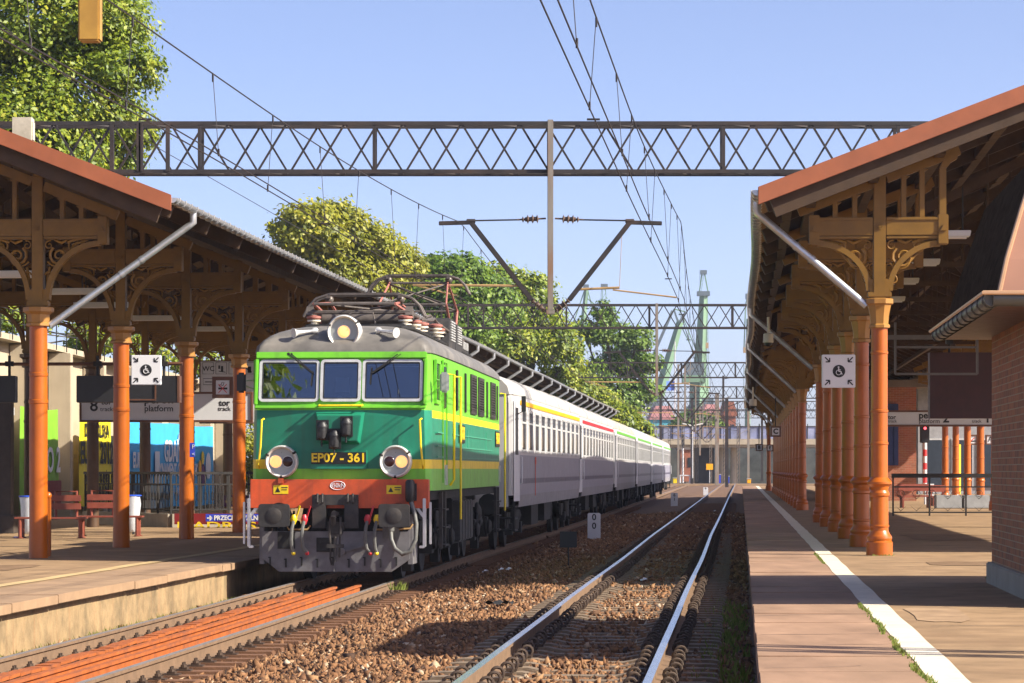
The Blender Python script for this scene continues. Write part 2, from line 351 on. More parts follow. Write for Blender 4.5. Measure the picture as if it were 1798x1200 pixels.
def pchip(xs, ys):
    xs = np.array(xs, float); ys = np.array(ys, float); h = np.diff(xs); d = np.diff(ys)/h
    m = np.concatenate([[d[0]], (d[:-1]+d[1:])/2, [d[-1]]])
    def f(x):
        x = np.asarray(x, float); i = np.clip(np.searchsorted(xs, x)-1, 0, len(h)-1); t = (x-xs[i])/h[i]
        r = (2*t**3-3*t**2+1)*ys[i]+(t**3-2*t**2+t)*h[i]*m[i]+(-2*t**3+3*t**2)*ys[i+1]+(t**3-t**2)*h[i]*m[i+1]
        r = np.where(x < xs[0], ys[0]+(x-xs[0])*m[0], r); return np.where(x > xs[-1], ys[-1]+(x-xs[-1])*m[-1], r)
    return f
cL = pchip([24,32.4,45,60,83,107,134,158,183,211], [-4.43,-3.71,-2.75,-1.58,.40,2.36,4.5,6.4,8.4,10.6])
cR = pchip([22.3,27.4,32.35,38.8,45,53,62,73,84.6,107,129.7,160,200], [.31,.725,1.13,1.65,2.165,2.835,3.56,4.44,5.4,7.25,9.115,11.6,14.9])
ZR = .11                # the clear track lies a little higher
# ------------------------------------------------------------------ camera, light, sky
cam = bpy.data.cameras.new('camera'); co = bpy.data.objects.new('camera', cam); COL.objects.link(co); SC.camera = co
co.location = (0,0,CAMZ); co.rotation_euler = (rad(90),0,0); cam.sensor_width = 36; cam.lens = FOC/1798*36
cam.shift_y = (HZ-600)/1798; cam.clip_end = 6000; cam.clip_start = .5
TOSUN = Vector((1.33,-.47,1.)).normalized()
sl = bpy.data.lights.new('sun', 'SUN'); so = bpy.data.objects.new('sun', sl); COL.objects.link(so)
sl.energy = 5.0; sl.angle = rad(.5); sl.color = (1.,.93,.8); so.rotation_euler = TOSUN.to_track_quat('Z', 'Y').to_euler(); so.location = (40,-20,60)
W = bpy.data.worlds.new('World'); SC.world = W; W.use_nodes = True; wn = W.node_tree.nodes; bg = wn['Background']
sky = wn.new('ShaderNodeTexSky'); sky.sky_type = 'NISHITA'; sky.sun_disc = False
sky.sun_elevation = math.asin(TOSUN.z); sky.sun_rotation = math.atan2(TOSUN.x, TOSUN.y)
sky.air_density = .5; sky.dust_density = 1.1; sky.ozone_density = 3.; sky.altitude = 0
vm = wn.new('ShaderNodeVectorMath'); vm.operation = 'MULTIPLY'; vm.inputs[1].default_value = (1.38,1.15,1.12)
W.node_tree.links.new(sky.outputs[0], vm.inputs[0]); W.node_tree.links.new(vm.outputs[0], bg.inputs[0]); bg.inputs[1].default_value = .1
SC.view_settings.view_transform = 'Standard'; SC.view_settings.look = 'None'; SC.view_settings.exposure = 1.1; SC.view_settings.gamma = 1
SC.cycles.max_bounces = 6; SC.cycles.transparent_max_bounces = 12; SC.cycles.use_denoising = True
try: SC.cycles.denoiser = 'OPENIMAGEDENOISE'
except Exception: pass

# ------------------------------------------------------------------ ground, ballast, platforms
g = MB(); S = 5000
g.add([(-S,-200,-.62),(S,-200,-.62),(S,S,-.62),(-S,S,-.62)], [(0,1,2,3)]); tag(g.build('ground', M['earth']), kind='structure')
OL_EDGE, OR_EDGE, ZPL, ZPR = -8.17, .115, .32, .5
def zb(D, o):           # ballast level
    D = np.asarray(D, float); o = np.asarray(o, float); a = cL(D)-K*D; b = cR(D)-K*D
    t = np.clip((o-(a+1.2))/((b-1.2)-(a+1.2)), 0, 1); z = -.185+t*t*(3-2*t)*.105
    z = z-.16*np.clip((a-1.25-o)/.6, 0, 1)-.08*np.clip((o-b-1.1)/.5, 0, 1)
    z = z+.035*np.sin(o*1.9+D*.31)*np.clip(np.minimum(np.abs(o-a)-1.4, np.abs(o-b)-1.4), 0, 1)
    x = o+K*D; z = z-.04*np.clip((1.5-np.abs(x-cL(D)))/.2,0,1)-.012*np.clip((1.5-np.abs(x-cR(D)))/.2,0,1)
    return z+.012*np.sin(D*2.1+o*3.)+.01*np.sin(D*.9-o*5.3)
Ds = np.concatenate([np.arange(10, 70, .3), np.arange(70, 130, 1.), np.arange(130, 346, 4.)]); Os = np.linspace(-8.35, .3, 60)
DD, OO = np.meshgrid(Ds, Os, indexing='ij'); V = np.stack([K*DD+OO, DD, zb(DD, OO)], -1).reshape(-1, 3); n = len(Os)
ii, jj = np.meshgrid(np.arange(len(Ds)-1), np.arange(n-1), indexing='ij'); q = (ii*n+jj).ravel()
tag(np_mesh('ballast', V, np.stack([q, q+1, q+n+1, q+n], 1), M['ballast'], smooth=True), kind='structure')
# loose stones near the camera
NS = 150000
Dq = 21+(RNG.random(NS)**1.9)*100; oq = RNG.uniform(-8.15, .1, NS); xq = K*Dq+oq
aL = np.abs(xq-cL(Dq)); aR = np.abs(xq-cR(Dq))
ph = np.abs(((Dq-20) % .6)-.3); onsl = ((aL < 1.3) | (aR < 1.3)) & (ph < .135)
keep = ~(onsl & (RNG.random(NS) < .95)); keep &= ~((np.abs(aL-.755) < .12) | (np.abs(aR-.755) < .12))
Dq, oq, xq = Dq[keep], oq[keep], xq[keep]; NS = len(Dq)
sz = RNG.uniform(.014, .038, NS)*(1+np.clip(Dq-50,0,60)*.012)*(1+.35*(RNG.random(NS) > .93)); zq = zb(Dq, oq)+sz*.35
near_sl = (np.minimum(np.abs(xq-cL(Dq)), np.abs(xq-cR(Dq))) < 1.3); zq = np.where(near_sl, zq+.0, zq)
base = np.array([(1,0,0),(0,1,0),(-1,0,0),(0,-1,0),(0,0,1),(0,0,-1)], float); fc = np.array([(0,1,4),(1,2,4),(2,3,4),(3,0,4),(1,0,5),(2,1,5),(3,2,5),(0,3,5)])
P = base[None]*(1+RNG.uniform(-.5,.5,(NS,6,1)))+RNG.uniform(-.42,.42,(NS,6,3)); P *= sz[:,None,None]*np.stack([RNG.uniform(.8,1.8,NS), RNG.uniform(.7,1.3,NS), RNG.uniform(.45,.95,NS)], -1)[:,None]
qv = RNG.normal(size=(NS,4)); qv /= np.linalg.norm(qv, axis=1)[:,None]; w_, x_, y_, z_ = qv.T
R = np.stack([1-2*(y_**2+z_**2), 2*(x_*y_-z_*w_), 2*(x_*z_+y_*w_), 2*(x_*y_+z_*w_), 1-2*(x_**2+z_**2), 2*(y_*z_-x_*w_), 2*(x_*z_-y_*w_), 2*(y_*z_+x_*w_), 1-2*(x_**2+y_**2)], -1).reshape(NS,3,3)
P = np.einsum('nij,nkj->nki', R, P)+np.stack([xq, Dq, zq], -1)[:,None]
tag(np_mesh('ballast_stones', P.reshape(-1,3), (fc[None]+6*np.arange(NS)[:,None,None]).reshape(-1,3), M['stone'],
    tint=np.repeat(np.clip(RNG.normal(.48,.2,NS)+.4*(RNG.random(NS) > .985), 0, 1), 6)), kind='stuff')

def strip(name, o0, o1, D0, D1, z, m, step=6., wob=0.):
    b = MB(); n = max(1, int((D1-D0)/step)); vs = []
    for i in range(n+1):
        D = D0+(D1-D0)*i/n; w = wob*(math.sin(D*1.7)+.6*math.sin(D*.63+1))
        vs += [TX(D, o0+w, z), TX(D, o1+w, z)]
    b.add(vs, [(2*i, 2*i+1, 2*i+3, 2*i+2) for i in range(n)]); return b.build(name, m, smooth=None)
def platform(z, oe, inner, D0, D1, sgn, wallm, segs):
    # slabs with a projecting lip over a rendered wall, then asphalt to the far side
    b = MB()
    for i in range(segs):
        a, c = D0+(D1-D0)*i/segs, D0+(D1-D0)*(i+1)/segs
        w = .004*math.sin(i*2.3); h = .006*math.sin(i*1.7)
        b.add([TX(a+.004,oe+w,z+h), TX(c-.004,oe+w,z+h), TX(c-.004,oe+sgn*1.15,z), TX(a+.004,oe+sgn*1.15,z),
               TX(a+.01,oe+w,z-.11+h), TX(c-.01,oe+w,z-.11+h), TX(c-.01,oe+sgn*1.15,z-.11), TX(a+.01,oe+sgn*1.15,z-.11)],
              [(0,1,2,3),(4,7,6,5),(0,4,5,1),(1,5,6,2),(2,6,7,3),(3,7,4,0)])
    tag(b.build('platform_edge', M['edge' if sgn < 0 else 'slab'], smooth=None, bevel=.006), kind='structure')
    b = MB(); n = 40
    for i in range(n):
        a, c = D0+(D1-D0)*i/n, D0+(D1-D0)*(i+1)/n
        b.add([TX(a,oe+sgn*.13,-.6), TX(c,oe+sgn*.13,-.6), TX(c,oe+sgn*.13,z-.112), TX(a,oe+sgn*.13,z-.112)], [(0,1,2,3)])
    tag(b.build('platform_wall', wallm, smooth=None), kind='structure')
    b = MB()
    b.add([TX(D0,oe+sgn*1.15,z-.004), TX(D1,oe+sgn*1.15,z-.004), TX(D1,inner,z-.004), TX(D0,inner,z-.004),
           TX(D0,oe+sgn*1.15,-.6), TX(D1,oe+sgn*1.15,-.6), TX(D1,inner,-.6), TX(D0,inner,-.6)],
          [(0,1,2,3),(0,4,7,3),(1,5,6,2),(3,7,6,2)])
    tag(b.build('platform', M['asphalt'], smooth=None), kind='structure')
platform(ZPR, OR_EDGE, 26., 8., 228., 1, M['concrete'], 150)
platform(ZPL, OL_EDGE, -20.5, 8., 262., -1, M['wallstain'], 120)
tag(strip('platform_line', 1.19, 1.43, 8, 226, ZPR+.004, M['line'], .8, .006), kind='structure')
tag(strip('platform_line', -9.66, -9.44, 8, 260, ZPL+.004, M['faded'], .8, .02), kind='structure')
def crack(D, o, z, da, n=7, w=.012):
    b = MB(); p = []; d, q = D, o
    for i in range(n+1): p.append((d, q, w*random.uniform(.4, 1.2))); d += random.uniform(.0, .5)*da[0]; q += random.uniform(.1, .5)*da[1]
    vs = []
    for d, q, e in p: vs += [TX(d-e*2, q, z), TX(d+e*2, q, z)]
    b.add(vs, [(2*i, 2*i+1, 2*i+3, 2*i+2) for i in range(n)]); tag(b.build('platform_crack', M['iron'], smooth=None), kind='structure')
for D, o, n in ((18.6,.16,3),(20.8,.16,3),(22.3,.16,4),(25.2,.16,4),(28.6,.16,3),(33.5,.2,3),(38.,1.5,5),(42.4,1.6,4),(23.5,1.6,7),(29.5,1.7,4),(36.8,3.2,6),(20.2,2.,5)): crack(D, o, ZPR+.003, (.3,.9), n, .006)
for i, (D, o, w, l, z, m) in enumerate(((30.5,3.2,.9,3.5,ZPR,'asphalt_patch'),(38.5,2.6,1.4,1.6,ZPR,'asphalt_patch'),(24.2,1.55,.5,2.6,ZPR,'pale_patch'),(52,3.2,1.8,5,ZPR,'asphalt_patch'),(41,-10.9,-1.1,3,ZPL,'asphalt_patch'),(55,-11.2,-.6,6,ZPL,'pale_patch'))):
    b = MB(); k = 14; b.add([TX(D+l/2+l/2*math.cos(a)*random.uniform(.85,1.1)*min(1.3,1/max(abs(math.cos(a)),abs(math.sin(a)))), o+w/2+w/2*math.sin(a)*random.uniform(.9,1.1)*min(1.3,1/max(abs(math.cos(a)),abs(math.sin(a)))), z+.0015) for a in np.linspace(0,6.283,k+1)[:-1]], [tuple(range(k))])
    tag(b.build('platform_patch', mat(m, (.2,.125,.07) if 'asph' in m else (.33,.22,.13), .9, var=.25, scale=3, vec='World', bump=.2, bscale=90, dirt=.5, dirt_rgb=(.25,.16,.09), spec=.2), smooth=None), kind='structure')
for D, o in ((36,-11),(40,-10.6),(46,-11.4),(52,-10.4),(58,-11)): crack(D, o, ZPL+.001, (.6,-.8), 6, .008)
# dark asphalt patch by the brick kiosk and a tuft line of moss along the painted line
def tufts(name, pts, h, m, blades, spread, label=None):
    V = []; F = []; T = []
    for p in pts:
        for _ in range(blades):
            a = random.uniform(0, 6.28); r = spread*random.random(); x, y = p[0]+r*math.cos(a), p[1]+r*math.sin(a); t = random.random()
            hh = h*random.uniform(.4, 1.2); la = random.uniform(0, 6.28); w = .004+h*.06
            i = len(V); V += [(x-w,y,p[2]),(x+w,y,p[2]),(x+hh*.5*math.cos(la), y+hh*.5*math.sin(la), p[2]+hh)]; F.append((i,i+1,i+2)); T += [t]*3
    return tag(np_mesh(name, V, F, m, tint=T), kind='stuff')
tufts('moss', [TX(D, 1.165+.015*math.sin(D*3), ZPR) for D in np.arange(17, 27.3, .045) if random.random() < .55+.4*math.sin(D*2.2)]+[TX(D, 1.165, ZPR) for D in np.arange(39, 44, .12)]
      +[TX(43.1+random.uniform(-.3,-.1), 2.15+random.uniform(-.2,.2), ZPR) for _ in range(14)]+[TX(D, 3.0, ZPR) for D in np.arange(27.5, 34, .12)], .03, M['grass'], 5, .03)
tufts('weeds', [TX(D, -8.02+random.uniform(0,.3), -.31) for D in np.arange(24, 44, .035)]+[at(700+random.uniform(-12,12), 1036, 43) for _ in range(8)]
      +[TX(D, .0+random.uniform(-.4,.05), float(zb(D, -.2))) for D in np.arange(22, 40, .16)], .13, M['grass'], 6, .1)

# ------------------------------------------------------------------ rails and sleepers
def rail_prof():
    h = [(-.036,0),(-.036,-.03),(-.009,-.048),(-.009,-.125),(-.07,-.14),(-.07,-.15),(.07,-.15),(.07,-.14),(.009,-.125),(.009,-.048),(.036,-.03),(.036,0)]
    return h
def rail(label, xf, z, D0, D1, top, side, name='rail', step=.9):
    n = int((D1-D0)/step); prof = rail_prof(); k = len(prof); b = MB(); vs = []
    for i in range(n+1):
        D = D0+(D1-D0)*i/n; x = float(xf(D)); vs += [(x+p[0], D, z+p[1]) for p in prof]
    for i in range(n):
        for j in range(k):
            b.cur = 0 if j in (11,) else 1
            b.add([], [(i*k+j, i*k+(j+1) % k, (i+1)*k+(j+1) % k, (i+1)*k+j)])
    b.cur = 1; b.add([], [tuple(range(k))]); b.add([], [tuple(range(n*k, n*k+k))]); b.v = [tuple(v) for v in vs]
    return tag(b.build(name, [top, side], smooth=30), label, 'rail')
rail('worn rail beside the far platform wall, on the side of the benches', lambda D: cL(D)-.755, 0, 14, 343, M['railtop'], M['railside'])
rail('worn running rail with bolted plates in front of the locomotive', lambda D: cL(D)+.755, 0, 14, 343, M['railtop'], M['railside'])
rail('shiny rail nearer the white marker posts on the clear track', lambda D: cR(D)-.765, ZR, 14, 343, M['railshine'], M['railside'])
rail('shiny rail nearer the right platform edge on the clear track', lambda D: cR(D)+.765, ZR, 14, 343, M['railshine'], M['railside'])
rail('rusty orange spare rail lying between the running rails, the longer one', lambda D: cL(D)+.34, -.02, 14, 44.6, M['rustrail'], M['rustrail'], 'spare_rail')
rail('rusty orange spare rail lying mid-track beside the longer spare rail', lambda D: cL(D)+.05, -.02, 14, 43.9, M['rustrail'], M['rustrail'], 'spare_rail')
b = MB()
for i in range(60):
    D = 20+i*.37; x = float(cL(D))-.28; b.bar((x,D,-.06), (float(cL(D+.36))-.28, D+.36, -.06+.01*math.sin(i)), .16, .03)
tag(b.build('rust_strip', M['rustrail'], smooth=None), 'flat rusty strip lying beside the two spare rails', 'steel strip')
# concrete sleepers with sprung loops / timber sleepers with bolted plates
def loop_mesh():
    b = MB(); b.tube([(.055*math.cos(t), .012*math.sin(2*t), .05+.055*math.sin(t)) for t in np.linspace(0, 2*math.pi, 13)[:-1]], .014, 6, closed=True)
    b.box(-.05,.05,-.06,.06,-.012,.014); return b.mesh('rail_clip', M['clip'])
def bolt_mesh():
    b = MB(); b.box(-.06,.1,-.07,.07,-.03,-.006)
    for dy in (-.035,.035): b.cyl((.02,dy,-.01), (.02,dy,.065), .013, n=6); b.cyl((.02,dy,.01), (.02,dy,.04), .026, n=6)
    b.box(-.02,.06,-.055,.055,-.006,.016); return b.mesh('rail_clip', M['clip'])
lm, bmh = loop_mesh(), bolt_mesh()
b = MB(); b.prism([(-1.3,-.2),(1.3,-.2),(1.3,-.01),(1.22,.0),(.5,.0),(.35,-.03),(-.35,-.03),(-.5,.0),(-1.22,.0),(-1.3,-.01)], -.12, .12); cs = b.mesh('sleeper', M['concretesl'], bevel=.012)
b = MB(); b.box(-1.28,1.28,-.12,.12,-.16,0); ts = b.mesh('sleeper', M['wood'], bevel=.01)
def sleeper(cf, D, z, me, clipm, label, cat, group, offs):
    t = obj_of('sleeper', me, None, (float(cf(D))+random.uniform(-.02,.02), D, z), YAW+random.uniform(-.006,.006)); tag(t, label, cat, group)
    for dx in offs: c = obj_of('rail_clip', clipm, t, (dx,0,.02), 0 if dx > 0 else math.pi)
for i in range(104): sleeper(cR, 20.3+.6*i, ZR-.152, cs, lm, 'concrete sleeper with looped spring clips under the clear track', 'sleeper', 'concrete sleepers of the clear track', (-.915,-.6,.6,.915))
for i in range(62): sleeper(cL, 20.3+.6*i, -.155, ts, bmh, 'old brown sleeper with bolted rail plates ahead of the locomotive', 'sleeper', 'brown sleepers of the locomotive track', (-.62,.62,.88,-.88))
b = MB()
for i in range(120):
    D = 83+i*.6
    for cf, z in ((cR, ZR-.154),): x = float(cf(D)); b.box(x-1.25,x+1.25,D-.12,D+.12,z-.1,z)
for i in range(150):
    D = 58+i*.6; x = float(cL(D)); b.box(x-1.25,x+1.25,D-.12,D+.12,-.25,-.156)
tag(b.build('far_sleepers', M['wood'], smooth=None), kind='stuff')
# track-side bits
def marker(px, py, D, w, h, txt, lab):
    p = at(px, py, D); t = thing('marker_post', lab, 'marker post', p, 0, 'white distance markers')
    b = MB(); b.prism([(-w/2,-.1),(w/2,-.1),(w/2,h-.03),(w/2-.03,h),(-w/2+.03,h),(-w/2,h-.03)], -.07, .07); b.build('post', M['white'], t, bevel=.008)
    for k, c in enumerate(txt): text(c, h*.34, M['black'], (0,-.074,h*(.83-.34*k)), t, bold=.006)
marker(1043, 946, 77.5, .36, .71, '00', 'white concrete marker post numbered 0 over 0 beside the train')
marker(1184, 888, 146, .36, .66, '61', 'white marker post numbered 6 over 1, farther along the ballast')
marker(1239, 868, 205, .36, .5, '8', 'small white marker post near the bright ground at the bend')
b = MB(); b.cyl((0,0,-.1), (0,0,.3), .015); b.prism([(-.17,.3),(.17,.3),(.17,.62),(-.17,.62)], -.01, .01)
tag(b.build('trackside_sign', M['boarddark'], loc=at(998, 988, 56)), 'small dark square board on a stick in the shade between tracks', 'sign')
b = MB(); V = []
for i in range(9):
    for j in range(5): V.append(((i-4)*.05+random.uniform(-.02,.02), (j-2)*.07, .03+.035*math.sin(i*1.3)*math.cos(j*1.1)+random.uniform(0,.02)))
b.add(V, [(i*5+j, i*5+j+1, (i+1)*5+j+1, (i+1)*5+j) for i in range(8) for j in range(4)])
b.build('rag', M['black_cloth'], loc=(float((876-899)*38.5/FOC), 38.5, float(zb(38.5, -3.3))+.03)); tag(bpy.data.objects['rag'], 'crumpled black rag lying on the sunlit ballast', 'rag')
lit = MB()
for px, py, D in ((852,1000,53),(880,992,54),(893,997,53.5),(1078,1016,47),(1130,1010,47),(1255,898,125),(1170,900,120)):
    p = at(px, py, D); x, y = p.x, p.y; z = float(zb(y, x-K*y))+.04
    o = MB(); o.add([(x-.05,y-.05,z),(x+.06,y-.03,z+.03),(x+.04,y+.07,z+.05),(x-.06,y+.05,z+.02)], [(0,1,2,3)]); o.add([(x-.02,y-.06,z),(x+.02,y+.06,z),(x+.02,y+.06,z+.06),(x-.02,y-.06,z+.05)], [(0,1,2,3)])
    tag(o.build('litter_scrap', M['bwhite']), 'crumpled white paper scrap on the shaded ballast', 'litter', 'paper scraps between the tracks')
# ------------------------------------------------------------------ cast columns with bracketed timber heads
def make_column(kind, label, group):
    R_ = kind == 'R'
    zc, zt, zb0, zb1, zr, s = (3.5, 3.96, 4.93, 5.2, 5.84, .38) if R_ else (3.93, 4.26, 5.46, 5.74, 6.4, -.4)
    wl, wr = (1.0, .97) if R_ else (1.05, 1.12)
    t = thing('canopy_column', label, 'column', group=group)
    b = MB()
    if R_:
        pr = [(.205,0),(.205,.2),(.185,.22),(.195,.26),(.19,.29),(.155,.34),(.14,.38),(.14,.43),(.152,.44),(.152,.46),(.14,.47),(.137,.9),(.155,.92),(.155,.96),(.135,1.0),
              (.145,1.06),(.19,1.1),(.19,1.13),(.13,1.2),(.128,1.7),(.138,1.71),(.138,1.74),(.128,1.75),(.126,2.2),(.136,2.21),(.136,2.24),(.126,2.25),(.125,3.1),(.135,3.11),(.135,3.14),(.125,3.15),(.125,3.5)]
    else:
        pr = [(.165,0),(.155,.5),(.155,2.62),(.165,2.63),(.165,2.68),(.155,2.69),(.15,3.08),(.16,3.09),(.16,3.14),(.15,3.15),(.15,3.95)]
    b.lathe(pr, 28); b.build('shaft', M['orange'], t, smooth=18)
    b = MB(); f = .0 if R_ else .04
    b.lathe([(.14+f,zc),(.17+f,zc+.01),(.17+f,zc+.05),(.145+f,zc+.07),(.155+f,zc+.2),(.19+f,zt-.1),(.225+f,zt-.08),(.225+f,zt-.01),(.2+f,zt)], 8, rot=.5); b.build('capital', M['capital'], t, smooth=20)
    b = MB(); b.box(-.095,.095,-.095,.095,zt,zr+.08); b.box(-.165,.165,-.075,.075,zt,zt+.3); b.box(-.185,.185,-.1,.1,zt+.02,zt+.1)
    b.cyl((0,-.11,zb0+.14), (0,-.09,zb0+.14), .06, n=14); b.cyl((0,-.12,zb0+.14), (0,-.1,zb0+.14), .035, n=12)
    b.sphere((0,-.02,zr+.1), .1, 10, 6, (1,.8,1)); b.build('post', M['ochre'], t, bevel=.012)
    b = MB(); b.box(-wl,-.097,-.085,.085,zb0,zb1); b.box(.097,wr,-.085,.085,zb0,zb1)
    b.box(-wl-.02,-.1,-.1,.1,zb1-.04,zb1+.012); b.box(.1,wr+.02,-.1,.1,zb1-.04,zb1+.012); b.box(-wl,-.1,-.075,.075,zb0-.05,zb0-.004); b.box(.1,wr,-.075,.075,zb0-.05,zb0-.004)
    for x in (-wl, wr): b.box(x-.08,x+.08,-.105,.105,zb0-.14,zb1+.05); b.prism([(x-.06,zb0+.06),(x,zb0+.17),(x+.06,zb0+.06)], -.13, -.1)
    b.build('crossbeam', M['ochre'], t, bevel=.01)
    z0 = zt+.12
    for sg, w in ((-1, wl), (1, wr)):
        b = MB(); cx, rx, rz = sg*(w-.04), w-.16, zb0-.08-z0; N = 16; o_ = []; i_ = []
        for k in range(N+1):
            a = math.pi/2*k/N; o_.append((cx-sg*rx*math.cos(a), z0+rz*math.sin(a))); i_.append((cx-sg*(rx-.085)*math.cos(a), z0+(rz-.085)*math.sin(a)))
        for k in range(N): b.prism([o_[k], o_[k+1], i_[k+1], i_[k]], -.07, .07)
        a_ = b.build('arch_bracket', M['ochre'], t, smooth=50)
        b = MB(); c0 = (sg*.36, zb0-.33)
        def spiral(c, r0, turns, a0, d=1, r=.028):
            b.tube([(c[0]+sg*d*r0*(1-.78*u)*math.cos(a0+turns*6.283*u), -.02, c[1]+r0*(1-.78*u)*math.sin(a0+turns*6.283*u)) for u in np.linspace(0,1,18)], [r*(1-.4*u) for u in np.linspace(0,1,18)], 5)
        spiral(c0, .17, 1.5, 2.2); spiral((sg*.36, zb0-.33), .22, .62, 3.6, 1, .018); spiral((sg*.62, zb0-.17), .1, 1.2, 2.5, 1, .016); spiral((sg*.2, zb0-.68), .09, 1.2, .3, -1, .016); spiral((sg*.19, zb0-.15), .08, 1.2, 1.2, 1, .015)
        for pts in ([(.2,-.52),(.17,-.7),(.15,-.9)], [(.52,-.27),(.66,-.12),(.86,-.07)], [(.3,-.5),(.24,-.62),(.2,-.8)], [(.5,-.1),(.62,-.06),(.75,-.05)], [(.42,-.45),(.5,-.35),(.58,-.28)], [(.28,-.06),(.4,-.11),(.5,-.06)]):
            if zb0+pts[-1][1] > z0+.1: b.tube([(sg*p[0], 0, zb0+p[1]) for p in pts], [.022,.03,.012], 5)
        b.build('scrollwork', M['ochredark'], a_)
    for x in ((-.68,-.38,.37,.65) if R_ else (-.74,-.4,.42,.75)):
        h = zr+s*x-.13; b = MB(); b.box(x-.04,x+.04,-.06,.06,zb1+.012,h)
        b.prism([(x-.1,h),(x-.035,h-.05),(x+.035,h-.05),(x+.1,h)], -.05, .05); b.build('baluster', M['ochre'], t, bevel=.006)
    if R_:
        b = MB(); h = zr+s*wr; b.box(wr-.06,wr+.05,-.07,.07,zb1+.05,h-.25); b.prism([(wr-.06,h-.25),(wr+.05,h-.25),(wr+.12,h-.16),(wr+.22,h-.1),(wr+.24,h),(wr+.05,h-.02)], -.07, .07); b.build('end_post', M['ochre'], t, bevel=.008)
    b = MB()
    for x0, x1 in ((-wl-.25,-.1),(.1,wr+.25)): b.bar((x0,0,zr+s*x0-.05), (x1,0,zr+s*x1-.05), .13, .17)
    b.build('raker', M['ochre'], t, bevel=.01)
    return t
def place_cols(proto, spots, lab, z):
    for i, (D, o) in enumerate(spots):
        c = proto if i == 0 else copy_tree(proto); c.location = TX(D, o, z); c.rotation_euler.z = YAW; c['label'] = lab(i)
RC = [(43.1,2.14),(47.9,2.07),(53.5,2.06),(59.3,2.05),(64.7,2.03),(69.9,2.0)]+[(91+5.5*k, 2.0) for k in range(14)]+[(175,1.75)]
pR = make_column('R', 'x', 'columns of the right platform canopy')
place_cols(pR, RC,
           lambda i: 'orange column with collar rings at the near gable of the right platform canopy, fully sunlit' if i == 0 else ORD[i]+' ringed column from the near gable in the right platform row', ZPR)
LC = [(47.4+6.43*k, -11.93-.02*k) for k in range(6)]
place_cols(make_column('L', 'x', 'front columns of the left platform canopy'), LC,
           lambda i: ORD[i]+' smooth orange column from the left, in the front row of the left platform', ZPL)
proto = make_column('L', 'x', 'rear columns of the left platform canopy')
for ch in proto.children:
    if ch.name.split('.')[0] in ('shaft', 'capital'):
        ch.data.materials[0] = mat('dark_brown_column_paint', (.085,.045,.022), .5, var=.2, scale=3)  # shafts and capitals here are darker brown than the front row's
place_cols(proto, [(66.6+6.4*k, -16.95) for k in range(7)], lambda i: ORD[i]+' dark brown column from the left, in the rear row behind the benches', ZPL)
b = MB(); b.box(-.22,.22,-.22,.22,0,3.3); b.box(-.3,.3,-.3,.3,0,.42)
tag(b.build('pillar', mat('dark_pillar', (.06,.045,.035), .6, var=.2), loc=TX(66.0,-17.45,ZPL), bevel=.01), 'thick dark square pillar with a block base at the left, behind the bin', 'pillar')

